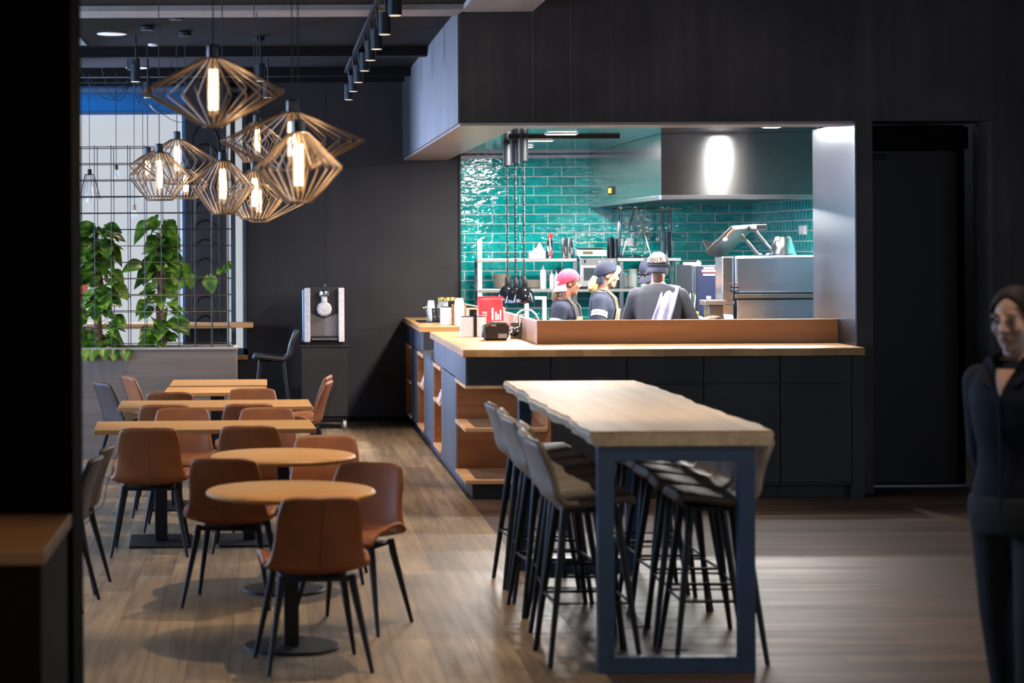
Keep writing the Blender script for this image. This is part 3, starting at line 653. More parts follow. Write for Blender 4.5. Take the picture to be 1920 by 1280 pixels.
put(CH, -0.96, 18.55, 70, 'cognac leather chair at the left end of the farthest table, by the planter', G1)
put(CH, 0.24, 18.45, -82, 'cognac leather chair right of the farthest table, the farther of the pair', G1)
put(CH, 0.225, 17.75, -82, 'cognac leather chair right of the farthest tables, the nearer of the pair', G1)
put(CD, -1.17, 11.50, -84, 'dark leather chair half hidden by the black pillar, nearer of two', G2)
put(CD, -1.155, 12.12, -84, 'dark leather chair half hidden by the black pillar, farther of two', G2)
# ================================================================== DINING TABLES
def round_table(x, y, label):
    t = thing('round_table', label, 'table', (x, y, 0), group='round oak tables')
    MB().lathe([(0.385, 0), (0.397, 0.006), (0.4, 0.012), (0.4, 0.018), (0.394, 0.026), (0.385, 0.03)], (0, 0, 0.715), 64).build('table_top', 'table_oak', t, smooth=True, angle=30)
    MB().box(-0.035, 0.035, -0.035, 0.035, 0.014, 0.705).build('pedestal', 'black', t, bevel=0.004)
    MB().box(-0.16, 0.16, -0.16, 0.16, 0.703, 0.714).build('top_plate', 'black', t)
    MB().lathe([(0.228, 0), (0.228, 0.008), (0.222, 0.014)], n=48).build('base_plate', 'black', t, smooth=True, angle=30)
round_table(0.095, 10.30, 'round oak table nearest the viewer with a black pedestal')
round_table(0.07, 12.0, 'second round oak table, behind the nearest one')
def rect_table(x, y, w, d, ped, label, rz=0, h=0.745):
    t = thing('long_table' if w > 1 else 'square_table', label, 'table', (x, y, 0), rz)
    MB().box(-w/2, w/2, -d/2, d/2, h-0.028, h).build('table_top', 'table_oak', t, bevel=0.003)
    for px in ped:
        MB().box(px-0.04, px+0.04, -0.04, 0.04, 0.016, h-0.04).build('pedestal', 'black', t, bevel=0.004)
        MB().box(px-0.15, px+0.15, -0.2, 0.2, h-0.04, h-0.029).build('top_plate', 'black', t)
        MB().box(px-0.2, px+0.2, -0.29, 0.29, 0.0, 0.014).build('base_plate', 'black', t, bevel=0.003)
rect_table(-0.42, 13.98, 1.39, 0.70, (-0.28, 0.28), 'long oak table nearest the viewer, beyond the round tables', math.radians(2.5))
rect_table(-0.40, 15.86, 1.385, 0.70, (-0.28, 0.28), 'second long oak table, beyond the nearest long one', math.radians(1.5))
rect_table(-0.435, 17.46, 0.80, 0.70, (0,), 'small oak table pushed against the farthest one, nearer of the pair', 0, 0.738)
rect_table(-0.425, 18.27, 0.80, 0.80, (0,), 'farthest small oak table, in front of the planter')
# ================================================================== BAR TABLE + STOOLS
t = thing('bar_table', 'high live-edge oak table on blue steel frames in front of the counter', 'table', (1.8, 11.35, 0), world=True)
zt, tx0, tx1, ty0, ty1 = 1.07, 1.405, 2.205, 9.6, 13.12
def wob(y, s): return 0.008*math.sin(y*3.1+s)+0.007*math.sin(y*7.3+2*s)+0.005*math.sin(y*17+s)
N = 60
L = [(tx0+wob(ty0+(ty1-ty0)*i/N, 0.5), ty0+(ty1-ty0)*i/N) for i in range(N+1)]
R_ = [(tx1+wob(ty0+(ty1-ty0)*i/N, 2.1), ty0+(ty1-ty0)*i/N) for i in range(N+1)]
MB().prism(L+R_[::-1], zt-0.006, zt).build('table_top', 'slab', t, bevel=0.003)
Li = [(x+0.0+0.010*math.sin(y*11), y+(0.002 if i else 0)) for i, (x, y) in enumerate(L)]
mb = MB()
rs = []
for i in range(N+1):
    (xl, y), (xr, _) = L[i], R_[i]
    b = 0.022+0.01*math.sin(y*9)+0.006*math.sin(y*23)
    rs.append([Vector((xl, y, zt-0.0065)), Vector((xl-0.006, y, zt-0.02)), Vector((xl+b, y, zt-0.066)), Vector((xr-b, y, zt-0.066)), Vector((xr+0.006, y, zt-0.02)), Vector((xr, y, zt-0.0065))])
mb.rings(rs).build('live_edge', 'slab_edge', t, smooth=True, angle=40)
for y in (9.62, 12.66):
    fr = MB()
    fr.box(1.44, 1.512, y, y+0.072, 0.072, zt-0.135); fr.box(2.06, 2.132, y, y+0.072, 0.072, zt-0.135)
    fr.box(1.44, 2.132, y, y+0.072, zt-0.135, zt-0.067); fr.box(1.44, 2.132, y, y+0.072, 0, 0.072)
    fr.build('leg_frame', 'blue_steel', t, bevel=0.003)
def make_stool(name, label, mo, mi, zs=0.76, zb=1.02):
    t = thing(name, label, 'bar stool')
    f = shell_fn(zs, zb, arms=0.02, wtop=0.35, wseat=0.39, wjoin=0.42, ys=0.20, yb=-0.17, lean=0.075, dip=0.03)
    MB().grid(f, 26, 12).build('seat_shell', mo, t, smooth=True, angle=180, solid=0.036, sub=1, offset=-1)
    def pad(u, v):
        p = f(0.04+u*0.42, 0.12+0.76*v); e = min(u, 1-u, v, 1-v)
        return p+Vector((0, 0, 0.003+0.012*min(1, e*8)))
    MB().grid(pad, 10, 10).build('seat_pad', mi, t, smooth=True, angle=180)
    MB().box(-0.13, 0.13, -0.13, 0.13, zs-0.078, zs-0.058).build('under_frame', 'black', t, bevel=0.004)
    for sx in (-1, 1):
        for sy in (-1, 1):
            MB().tube([(sx*0.11, sy*0.115, zs-0.06), (sx*0.215, sy*0.205, 0.0)], [0.021, 0.0115], 10).build('leg', 'black', t, smooth=True)
    q = 1-0.28/(zs-0.06); a, b = 0.11+0.105*q, 0.115+0.09*q
    MB().tube([(-a, -b, 0.28), (a, -b, 0.28), (a, b, 0.28), (-a, b, 0.28), (-a, -b, 0.28)], 0.008, 6).build('foot_rest', 'black', t)
    return t
BS = make_stool('bar_stool', 'x', 'stool', 'stool_in'); first[id(BS)] = 1
ordn = ['nearest', 'second', 'third', 'fourth', 'fifth', 'farthest']
for i, (x, y, r) in enumerate(((1.44, 9.98, 88), (1.455, 10.42, 93), (1.50, 10.86, 90), (1.465, 11.28, 86), (1.49, 11.72, 92), (1.475, 12.2, 88))):
    put(BS, x, y, r, f'grey leather bar stool on the left side of the high table, {ordn[i]} of the row', 'grey bar stools at the high table')
for i, (x, y, r) in enumerate(((2.02, 10.02, -90), (2.03, 10.52, -86), (2.05, 11.0, -93), (2.06, 11.46, -90), (2.05, 12.0, -88))):
    put(BS, x, y, r, f'grey leather bar stool on the right side of the high table, {ordn[i] if i < 4 else "farthest"} of the row', 'grey bar stools at the high table')
b = make_stool('bar_stool', 'black leather bar stool with blue sheen standing before the far window', 'stool_black', 'stool_black', 0.79, 1.05)
b.location = (0.02, 21.9, 0); b.rotation_euler = (0, 0, math.radians(90)); b['group'] = 'stools at the window counter'
# ================================================================== WINDOW COUNTER, TROLLEY, MACHINE
t = thing('window_counter', 'narrow oak bar counter running along the far window', 'counter', (-1.2, 22.7, 0), world=True)
MB().box(-2.6, -0.17, 22.45, 22.94, 1.04, 1.085).build('top', 'oak_x', t, bevel=0.004)
for x in (-2.4, -1.3): MB().box(x, x+0.04, 22.6, 22.9, 0.0, 1.04).build('support', 'black', t)
t = thing('trolley', 'black cabinet trolley on castors against the far wall', 'trolley', (0.56, 22.65, 0), world=True)
MB().box(0.325, 0.795, 22.4, 22.9, 0.13, 0.845).build('cabinet', panel('trolley board', (0.016, 0.014, 0.015), 0.5, 0.2), t, bevel=0.003)
MB().box(0.31, 0.81, 22.38, 22.92, 0.846, 0.86).build('top', 'front_black', t, bevel=0.002)
MB().box(0.33, 0.79, 22.42, 22.88, 0.09, 0.125).build('under_frame', 'black', t)
for x in (0.37, 0.765):
    for y in (22.45, 22.85):
        c = MB().cyl((x-0.014, y, 0.042), (x+0.014, y, 0.042), 0.042, n=20).build('castor', 'white' if x > 0.5 else 'black', t, smooth=True, angle=40)
        MB().box(x-0.02, x+0.02, y-0.012, y+0.012, 0.04, 0.092).build('fork', 'chrome', c)
        MB().cyl((x-0.017, y, 0.042), (x+0.017, y, 0.042), 0.02, n=14).build('hub', 'black', c, smooth=True)
t = thing('drink_dispenser', 'chrome and black drinks dispenser standing on the trolley', 'drinks machine', (0.57, 22.62, 0.86), world=True)
z0 = 0.86
MB().prism([(0.365, 22.45), (0.755, 22.45), (0.765, 22.85), (0.355, 22.85)], z0+0.03, z0+0.60).build('body', 'dark_plastic', t, bevel=0.006)
MB().box(0.37, 0.75, 22.42, 22.84, z0, z0+0.03).build('base', 'black', t, bevel=0.004)
for x0, x1, mt in ((0.355, 0.415, 'chrome'), (0.705, 0.765, 'pink_white')):
    MB().prism([(x0, 22.40), (x1, 22.385), (x1, 22.46), (x0, 22.46)] if x0 < 0.5 else [(x0, 22.385), (x1, 22.40), (x1, 22.46), (x0, 22.46)], z0+0.03, z0+0.585).build('side_pillar', mt if x0 > .5 else 'pink_white', t, bevel=0.008)
MB().box(0.335, 0.355, 22.42, 22.84, z0+0.04, z0+0.57).build('side_panel', steel('blue tinted side', (0.35, 0.5, 0.75), 0.25, 'z'), t, bevel=0.004)
for s, c in ((-1, (0.13, 0.105, 0.10)), (1, (0.16, 0.14, 0.15))):
    xs_ = [(0.56, z0+0.09), (0.56, z0+0.27), (0.56+s*0.143, z0+0.325), (0.56+s*0.143, z0+0.09)]
    MB().prism(xs_, 22.432, 22.45, 'y').build('front_panel', plain('satin grey front', c, 0.35), t, bevel=0.002)
MB().box(0.43, 0.69, 22.36, 22.45, z0+0.055, z0+0.075).build('drip_tray', 'chrome', t, bevel=0.004)
MB().lathe([(0.0, 0), (0.06, 0.005), (0.078, 0.03), (0.078, 0.05), (0.06, 0.075), (0.0, 0.08)], n=10, m=Matrix.Translation((0.56, 22.45, z0+0.37)) @ Matrix.Rotation(PI/2, 4, 'X')).build('globe', 'pink_white', t)
MB().cyl((0.56, 22.41, z0+0.445), (0.56, 22.41, z0+0.50), 0.03, n=16).build('spout', 'white', t, smooth=True, angle=40)
MB().lathe([(0.055, 0), (0.06, 0.015), (0.052, 0.05), (0.03, 0.06)], (0.56, 22.415, z0+0.505), 24).build('valve', 'chrome', t, smooth=True, angle=40)
MB().lathe([(0.03, 0), (0.03, 0.015), (0.02, 0.03), (0.0, 0.035)], (0.56, 22.5, z0+0.6), 20).build('knob', 'dark_plastic', t, smooth=True)
# ================================================================== PLANTER, MESH SCREEN, PLANTS
PX0, PX1, PY0, PY1, PZ = -2.62, -0.295, 19.4, 19.85, 0.985
t = thing('planter_box', 'long grey-brown wooden planter box dividing the dining area', 'planter', (-1.4, 19.6, 0), world=True)
mb = MB(); mb.box(PX0, PX1, PY0, PY0+0.03, 0, PZ-0.02); mb.box(PX0, PX1, PY1-0.03, PY1, 0, PZ-0.02); mb.box(PX0, PX0+0.03, PY0+0.03, PY1-0.03, 0, PZ-0.02); mb.box(PX1-0.03, PX1, PY0+0.03, PY1-0.03, 0, PZ-0.02)
mb.build('box', 'planter', t, bevel=0.003)
mb = MB(); mb.box(PX0, PX1+0.01, PY0-0.01, PY0+0.04, PZ-0.02, PZ); mb.box(PX0, PX1+0.01, PY1-0.04, PY1+0.01, PZ-0.02, PZ); mb.box(PX1-0.03, PX1+0.01, PY0+0.04, PY1-0.04, PZ-0.02, PZ)
mb.build('rim', 'concrete', t, bevel=0.003)
so = MB().box(PX0+0.03, PX1-0.03, PY0+0.03, PY1-0.03, 0.86, PZ-0.04).build('soil', 'soil', t); so['kind'] = 'stuff'
g = thing('mesh_screen', 'steel wire mesh screen rising from the planter box', 'screen', (-1.4, 19.6, PZ), world=True)
for k, y in enumerate((PY0+0.055, PY1-0.055)):
    mb = MB(); n = 15; ztop = PZ+1.785
    for i in range(13): z = ztop-i*0.147; mb.tube([(PX0+0.04, y, z), (PX1-0.05, y, z)], 0.0042, 6)
    for i in range(n): x = PX1-0.075-i*0.148; mb.tube([(x, y+0.006, PZ-0.06), (x, y+0.006, ztop+0.015)], 0.0042, 6)
    mb.build('wire_panel', 'grid', g)
def leaf(mb, base, d, up, L, wid, droop):
    d = d.normalized(); sd = d.cross(up); sd = sd.normalized() if sd.length > 1e-5 else Vector((1, 0, 0)); nrm = sd.cross(d).normalized()
    n = 7; R = []
    for i in range(n+1):
        t_ = i/n; w = wid*(1.15*math.sin(PI*min(1, t_**0.62))**0.85) if 0 < i < n else (wid*0.25 if i == 0 else 0.001)
        back = -0.16*L if i == 0 else 0
        c = base+d*(L*t_)-Vector((0, 0, 1))*droop*L*t_*t_
        row = []
        for q in (-1, -0.55, 0, 0.55, 1):
            row.append(mb.bm.verts.new(c+sd*(q*w)+nrm*(abs(q)*w*0.28)+d*(back*abs(q))))
        R.append(row)
    for i in range(n):
        for j in range(4): mb.bm.faces.new((R[i][j], R[i+1][j], R[i+1][j+1], R[i][j+1]))
def pothos(name, label, x, y, z0, z1, n, spread, vine=False):
    t = thing(name, label, 'plant', (x, y, z0), world=True, group='climbing plants in the planter')
    pts = [Vector((x+0.012*math.sin(k*1.7)+0.05*(1-k/8)*(0.3 if vine else -0.2), y+0.012*math.cos(k*2.3), z0-0.06+(z1-z0-0.02)*k/8)) for k in range(9)]
    MB().tube(pts, [0.036]*9, 12).build('moss_pole', 'moss', t, smooth=True)
    fol, stem = MB(), MB()
    for i in range(n):
        u = random.random()**0.85; z = z0+(z1-z0)*u*1.02
        a = random.uniform(0, 2*PI); rr = spread*(0.55+0.45*random.random())*(1.12-0.55*u)*(0.8+0.45*math.sin(u*17+x*9))
        px = Vector((x, y, z)); out = Vector((math.cos(a), 0.75*math.sin(a), 0))
        tip = px+out*rr*0.55+Vector((0, 0, 0.05*random.random()+0.02))
        tip.y = min(max(tip.y, PY0+0.05), PY1-0.05) if random.random() < 0.75 else tip.y
        if tip.z > z0+0.05: stem.tube([px, px+out*rr*0.3+Vector((0, 0, 0.05)), tip], 0.0022, 4)
        L = random.uniform(0.10, 0.19)
        d = out+Vector((random.uniform(-.5, .5), random.uniform(-.9, .3), random.uniform(-0.75, 0.15)))
        leaf(fol, tip, d, Vector((random.uniform(-.4, .4), -0.75+random.uniform(-.4, .4), 1)), L, L*random.uniform(0.33, 0.44), random.uniform(0.1, 0.5))
    if vine:
        for (a, b, c, d_) in (((0.05, -0.1, 0.72), (0.28, -0.13, 0.66), (0.42, -0.13, 0.58), (0.62, -0.13, 0.72)),):
            P = [Vector(q) for q in (a, b, c, d_)]
            cur = [Vector((x, y, z0))+((1-s)**3*P[0]+3*(1-s)**2*s*P[1]+3*(1-s)*s*s*P[2]+s**3*P[3]) for s in [k/16 for k in range(17)]]
            stem.tube(cur, 0.004, 6)
            for k, L in ((6, 0.12), (7, 0.09), (11, 0.15), (14, 0.07), (15, 0.08), (16, 0.08), (3, 0.12), (4, 0.14)):
                leaf(fol, cur[k], Vector((random.uniform(-.35, .35), -0.3, -0.9 if k < 13 else 0.4)), Vector((0, -1, 0.3)), L, L*0.42, 0.1)
    else:
        for k in range(5):
            leaf(fol, Vector((x-0.12+0.09*k, PY0+0.0, z0+0.01)), Vector((random.uniform(-.3, .3), -0.6, -0.8)), Vector((0, -1, .5)), 0.11, 0.045, 0.2)
    fol.build('foliage', 'leaf', t, smooth=True, angle=180)['kind'] = 'stuff'
    stem.build('stems', plain('green stem', (0.09, 0.13, 0.03), 0.5), t, smooth=True)['kind'] = 'stuff'
pothos('pothos_plant', 'climbing leafy pothos at the left end of the planter', -1.53, 19.62, PZ-0.02, 2.0, 120, 0.30)
pothos('pothos_plant', 'climbing leafy pothos with a long tendril reaching right towards the pillar', -0.985, 19.62, PZ-0.02, 2.07, 125, 0.31, True)
# pot on a pale stand behind the planter
t = thing('plant_stand', 'pale tapering stone stand behind the left plant', 'stand', (-1.86, 21.2, 0), world=True)
MB().lathe([(0.17, 0), (0.15, 0.3), (0.12, 0.9), (0.07, 1.32), (0.075, 1.35)], (-1.86, 21.2, 0), 24).build('column', 'grey_stripe', t, smooth=True)
MB().lathe([(0.19, 0), (0.19, 0.02), (0.17, 0.025)], (-1.86, 21.2, 0.0), 24).build('foot', 'grey_stripe', t, smooth=True, angle=30)
t = thing('flower_pot', 'salmon red flower pot with thin shoots behind the left plant', 'flower pot', (-1.86, 21.2, 1.35), world=True)
MB().lathe([(0.05, 0), (0.085, 0.06), (0.1, 0.14), (0.09, 0.2), (0.1, 0.22), (0.085, 0.22), (0.075, 0.18)], (-1.86, 21.2, 1.35), 28).build('pot', 'terracotta', t, smooth=True)
mb = MB()
for k in range(9):
    a = k*0.7; mb.tube([(-1.86, 21.2, 1.52), (-1.86+0.06*math.cos(a), 21.2+0.05*math.sin(a), 1.62), (-1.86+0.13*math.cos(a), 21.2+0.1*math.sin(a), 1.5)], [0.004, 0.006, 0.002], 5)
mb.build('shoots', 'leaf', t, smooth=True)['kind'] = 'stuff'
# ================================================================== PENDANT LAMPS
CZ = 3.655
def pendant(label, px, y_top, y_mid, y_bot, half, Y, rt=0.045, rb=0.05, n=26, canopy=True, wire=0.0038, on=True, power=4.5):
    c = W(px, y_mid, Y); zt_, zb_ = W(px, y_top, Y).z, W(px, y_bot, Y).z; R = half*Y/F
    t = thing('pendant_lamp', label, 'pendant lamp', (c.x, Y, CZ), world=True, group='wire cage pendant lamps')
    x, y, zm = c.x, Y, c.z
    cage = MB(); ph = random.random()
    for k in range(n):
        a = 2*PI*(k+ph)/n; ca, sa = math.cos(a), math.sin(a)
        P = [Vector((x+r*ca, y+r*sa, z)) for r, z in ((rt, zt_), (R, zm), (rb, zb_))]
        cage.tube([P[0], P[1]+(P[0]-P[1]).normalized()*0.008, P[1]+(P[2]-P[1]).normalized()*0.008, P[2]], wire, 5)
    cage.build('wire_cage', 'wire', t, smooth=True)
    MB().ring((x, y, zt_), rt, 0.005).build('top_ring', 'wire', t, smooth=True)
    MB().ring((x, y, zb_), rb, 0.005).build('bottom_ring', 'wire', t, smooth=True)
    hs = 0.062
    MB().lathe([(0.026, 0), (0.028, 0.005), (0.028, hs), (0.02, hs+0.006), (0.006, hs+0.008)], (x, y, zt_-0.004), 20).build('socket', 'anodised', t, smooth=True, angle=40)
    bl = min(0.26, (zt_-zb_)*0.82)
    b = MB().lathe([(0.006, 0), (0.024, 0.012), (0.027, 0.03), (0.027, bl-0.05), (0.018, bl-0.02), (0.012, bl)], (x, y, zt_-0.012-bl), 18).build('bulb', 'bulb_glass', t, smooth=True)
    fi = MB()
    for k in range(6):
        a = 2*PI*k/6; fi.tube([(x+0.014*math.cos(a), y+0.014*math.sin(a), zt_-0.03-bl*0.08), (x+0.014*math.cos(a), y+0.014*math.sin(a), zt_-bl*0.92)], 0.0055, 6)
    fi.build('filament', 'bulb', b, smooth=True)
    MB().tube([(x, y, zt_+hs), (x, y, CZ-0.03)], 0.0035, 6).build('cord', 'wire_black', t)
    MB().lathe([(0.055, 0), (0.055, 0.028), (0.05, 0.032)], (x, y, CZ-0.032), 24).build('canopy', 'anodised', t, smooth=True, angle=40)
    if on: point('pendant_light', (x, y, (zt_+zb_)/2), power, (1, 0.68, 0.36), 0.03)
pendant('wide wire pendant lamp hanging highest, at upper left of the cluster', 400, 110, 172, 237, 136, 10.0, 0.05, 0.045)
pendant('wide wire pendant lamp farthest right, partly behind the near diamond lamp', 548, 211, 264, 318, 137, 10.9, 0.05, 0.10)
pendant('narrow tall diamond wire lamp, lowest at the right of the cluster', 560, 250, 315, 379, 83, 10.0, 0.045, 0.06)
pendant('narrow diamond wire lamp hanging before the window pillar', 418, 302, 350, 401, 60, 13.9, 0.05, 0.07)
pendant('diamond wire lamp right of the pillar, low, in the middle of the cluster', 478, 320, 366, 410, 60, 14.6, 0.045, 0.09)
pendant('diamond wire lamp near the pillar, above the low middle one', 482, 230, 267, 303, 55, 16.2, 0.045, 0.10)
pendant('narrow diamond wire lamp in front of the window, leftmost bright one', 299, 287, 331, 375, 58, 15.0, 0.06, 0.09)
pendant('wide wire lamp in front of the window, left of the pillar', 332, 262, 303, 345, 80, 16.8, 0.05, 0.09)
pendant('small diamond wire lamp behind the leftmost bright one', 277, 291, 310, 338, 36, 17.6, 0.04, 0.05, n=22, wire=0.003)
pendant('diamond wire lamp low at left of the pillar, half hidden by others', 348, 318, 345, 372, 44, 18.1, 0.05, 0.09, n=24, wire=0.003)
pendant('wide wire lamp lowest in the middle, behind the narrow diamonds', 486, 345, 382, 416, 86, 18.6, 0.05, 0.07, wire=0.0035)
# slim cage lamp and bare bulbs with swagged cords from one ceiling hub
hub = W(250, 128, 20.5); hub.z = CZ-0.12
def swag(x, y, z, sx):
    P0 = Vector((hub.x, hub.y, hub.z)); P3 = Vector((x, y, CZ-0.16)); a = []
    for k in range(15):
        s = k/14; p = P0.lerp(P3, s); p.z -= 0.22*4*s*(1-s)*(0.6+0.5*abs(sx)); a.append(p)
    return a+[Vector((x, y, CZ-0.18)), Vector((x, y, z))]
t = thing('pendant_lamp', 'slim flared wire cage lamp hanging leftmost before the window', 'pendant lamp', (-1.66, 20.4, CZ), world=True, group='slim pendant lamps from one hub')
c = W(168, 317, 20.4); x, y, z = c.x, 20.4, c.z
mb = MB()
for k in range(14):
    a = 2*PI*k/14; mb.tube([(x+0.045*math.cos(a), y+0.045*math.sin(a), z-0.05), (x+0.055*math.cos(a), y+0.055*math.sin(a), z-0.1), (x+0.105*math.cos(a), y+0.105*math.sin(a), z-0.28)], 0.0022, 5)
mb.build('wire_cage', 'wire_black', t, smooth=True)
MB().ring((x, y, z-0.05), 0.045, 0.003).build('top_ring', 'wire_black', t)
MB().cyl((x, y, z), (x, y, z-0.055), 0.019).build('socket', 'black', t, smooth=True, angle=40)
MB().lathe([(0.003, 0), (0.03, 0.01), (0.045, 0.06), (0.03, 0.12), (0.016, 0.19), (0.014, 0.25)], (x, y, z-0.32), 20).build('bulb', 'jar', t, smooth=True)
MB().tube(swag(x, y, z, 1.2), 0.003, 5).build('cord', 'wire_black', t)
for i, (px, py, Y, lb) in enumerate(((218, 308, 20.2, 'bare glass bulb on a cord before the window, upper left one'), (252, 384, 20.6, 'bare glass bulb on a cord before the window, lowest one'), (268, 345, 20.9, 'bare glass bulb on a cord behind the leftmost diamond lamp'))):
    c = W(px, py, Y); x, y, z = c.x, Y, c.z
    t = thing('pendant_bulb', lb, 'pendant lamp', (x, y, CZ), world=True, group='slim pendant lamps from one hub')
    MB().cyl((x, y, z), (x, y, z-0.05), 0.017).build('socket', plain('aged brass', (0.09, 0.06, 0.03), 0.4, 0.6) if i == 0 else 'wire', t, smooth=True, angle=40)
    MB().lathe([(0.003, 0), (0.02, 0.006), (0.029, 0.03), (0.02, 0.07), (0.013, 0.1)], (x, y, z-0.14), 18).build('bulb', 'jar', t, smooth=True)
    MB().tube(swag(x, y, z, 0.4+0.5*i), 0.003, 5).build('cord', 'wire_black', t)
# more swagged cord loops of the hub
t = thing('cord_hub', 'black ceiling hub with looping cords before the window', 'cord hub', (hub.x, hub.y, CZ), world=True)
MB().cyl((hub.x, hub.y, CZ), (hub.x, hub.y, hub.z), 0.06).build('hub_cup', 'anodised', t, smooth=True, angle=40)
for k in range(5):
    x1 = hub.x+(-0.55, -0.3, 0.35, 0.6, 0.95)[k]; y1 = hub.y+(0.2, -0.3, 0.25, -0.2, 0.3)[k]
    pts = [Vector((hub.x, hub.y, hub.z)).lerp(Vector((x1, y1, CZ-0.02)), s/14)-Vector((0, 0, (0.35+0.08*k)*4*(s/14)*(1-s/14)*0.8)) for s in range(15)]
    MB().tube(pts, 0.003, 5).build('cord', 'wire_black', t)
# ================================================================== TRACK SPOTS
tx = 0.77
t = thing('light_track', 'black light track along the ceiling beside the bulkhead', 'light track', (tx, 15, CZ), world=True)
MB().box(tx-0.018, tx+0.018, 8.6, 21.6, CZ-0.08, CZ-0.04).build('track', 'beam', t)
for y in (9.0, 12.7, 17.2, 21.2): MB().cyl((tx, y, CZ-0.041), (tx, y, CZ+0.006), 0.012, n=10).build('hanger', 'beam', t)
SPW = 300
def track_spot(x, y, label, power, col=(1.0, 0.79, 0.55), ang=54, aim=(0, 0, 0), group='black tube spotlights on the track', zb=3.28):
    t = thing('track_spotlight', label, 'spotlight', (x, y, CZ-0.08), world=True, group=group)
    MB().tube([(x, y, CZ-0.08 if x == tx else CZ+0.006), (x+0.012, y, zb+0.15)], 0.009, 8).build('stem', 'black', t)
    MB().cyl((x, y, zb), (x, y, zb+0.145), 0.041, n=24).build('tube', 'anodised', t, smooth=True, angle=40)
    MB().cyl((x, y, zb-0.002), (x, y, zb+0.001), 0.036, n=24).build('lens', 'spot_face', t)
    spot('spot_beam', (x, y, zb-0.02), power, col, ang, 0.55, aim, 0.035)

ys = [9.9, 11.1, 12.2, 13.26, 14.46, 15.55, 16.5, 17.5, 18.75, 19.86, 21.0]
for i, y in enumerate(ys):
    track_spot(tx, y, f'black tube spotlight on the ceiling track, {ORD[len(ys)-i]} from its far end', SPW*(0.8 if y < 11.5 else 1.0 if y < 17 else 0.5), aim=(0, (0.30 if i % 2 == 0 else -0.34) if y < 17 else -0.25, 0))
for x, y, lb in ((-1.12, 18.4, 'black tube spotlight over the planter, nearer of the left pair'), (-1.13, 20.4, 'black tube spotlight before the blue blind, farther of the left pair'), (-0.07, 18.4, 'black tube spotlight hidden partly by the top pendant, nearer right one'), (-0.01, 20.5, 'black tube spotlight right of the window top, farther right one')):
    track_spot(x, y, lb, 120, ang=80, group='black tube spotlights over the planter', zb=3.27)
# round ceiling lamps / loudspeakers and small details on the dark ceiling
for px, py, Y, r, lb in ((210, 75, 18.2, 0.125, 'pale round ceiling lamp at upper left of the dark ceiling'), (246, 113, 20.3, 0.13, 'pale round ceiling lamp above the cord hub'), (500, 113, 20.3, 0.13, 'pale round ceiling lamp behind the top pendant on the right'), (258, 131, 21.7, 0.12, 'farthest pale round ceiling lamp above the window')):
    c = W(px, py, Y)
    t = thing('ceiling_lamp', lb, 'ceiling lamp', (c.x, Y, CZ), world=True, group='round ceiling lamps')
    MB().lathe([(r, 0), (r, 0.008), (r-0.01, 0.012)], (c.x, Y, CZ-0.006), 32).build('rim', 'white', t, smooth=True, angle=40)
    MB().lathe([(r-0.012, 0), (r-0.012, 0.006)], (c.x, Y, CZ-0.0075), 32).build('diffuser', 'lamp_dim', t)
c = W(147, 90, 18.9)
tag(MB().box(c.x-0.09, c.x+0.05, 18.6, 19.2, CZ-0.006, CZ+0.004).build('ceiling_vent', plain('vent plate with blue window light', (0.2, 0.33, 0.42), 0.4)), 'square plate lit blue by the window, in the dark ceiling at the far left', 'ceiling vent')  # blue window light on the vent is put into its colour
c = W(287, 96, 19.2)
tag(MB().lathe([(0.035, 0), (0.045, 0.01), (0.045, 0.02)], (c.x, 19.2, CZ-0.015), 20).build('smoke_detector', 'white', smooth=True, angle=40), 'small white smoke detector on the dark ceiling', 'smoke detector')
# unseen spots above the frame for high table and right-hand floor; nearest added for the woman
for x, y, p in ((2.9, 9.2, 170), (2.9, 11.8, 170), (4.6, 13.6, 60), (3.0, 15.2, 60), (2.7, 6.9, 260)):
    spot('unseen_spot_beam', (x, y, 4.66), p, (1.0, 0.8, 0.58), 62, 0.6, (0.42 if y < 7 else 0, 0.22 if 2.8 < x < 3 else 0, 0), 0.05)
spot('unseen_spot_beam', (-0.9, 5.9, 3.6), 60, (1.0, 0.74, 0.5), 50, 0.6, (0.1, 0, 0), 0.05)  # unseen warm spot, added to light the oak top of the sideboard
# ================================================================== KITCHEN: hood, lights, shelves
t = thing('extractor_hood', 'large brushed steel extractor hood over the kitchen', 'extractor hood', (4.2, 19, 2.3), world=True)
hx0, hx1, hy0 = 3.40, 5.13, 18.95
MB().box(hx0, hx1, hy0, hy0+0.02, 2.305, 2.838).build('front_panel', 'steel_hood', t)
MB().box(hx0, hx0+0.02, hy0+0.02, KY, 2.305, 2.838).build('side_panel', steel('hood side steel', (0.5, 0.55, 0.55), 0.16, 'z', 0.03), t)
MB().box(hx0-0.006, hx1, hy0-0.012, hy0+0.05, 2.265, 2.305).build('front_lip', 'steel', t, bevel=0.004)
MB().box(hx0-0.006, hx0+0.03, hy0+0.05, KY, 2.265, 2.305).build('side_lip', 'steel', t, bevel=0.004)
MB().box(hx0+0.03, hx1, hy0+0.05, KY, 2.30, 2.31).build('filter_panel', 'steel_dark', t)
for x in (3.75, 4.5): MB().box(x-0.35, x+0.35, 19.15, 19.27, 2.292, 2.30).build('lamp_strip', 'lamp_white', t)
sw = MB().box(hx0-0.016, hx0, 21.55, 21.85, 2.37, 2.45).build('switch_plate', 'black', t)
MB().box(hx0-0.022, hx0-0.016, 21.62, 21.78, 2.385, 2.435).build('lit_switch', 'indicator', sw)
for x in (3.75, 4.5): area('hood_light', (x, 19.21, 2.285), (0, 0, 0), 0.7, 0.12, 130, (1, 0.95, 0.88))
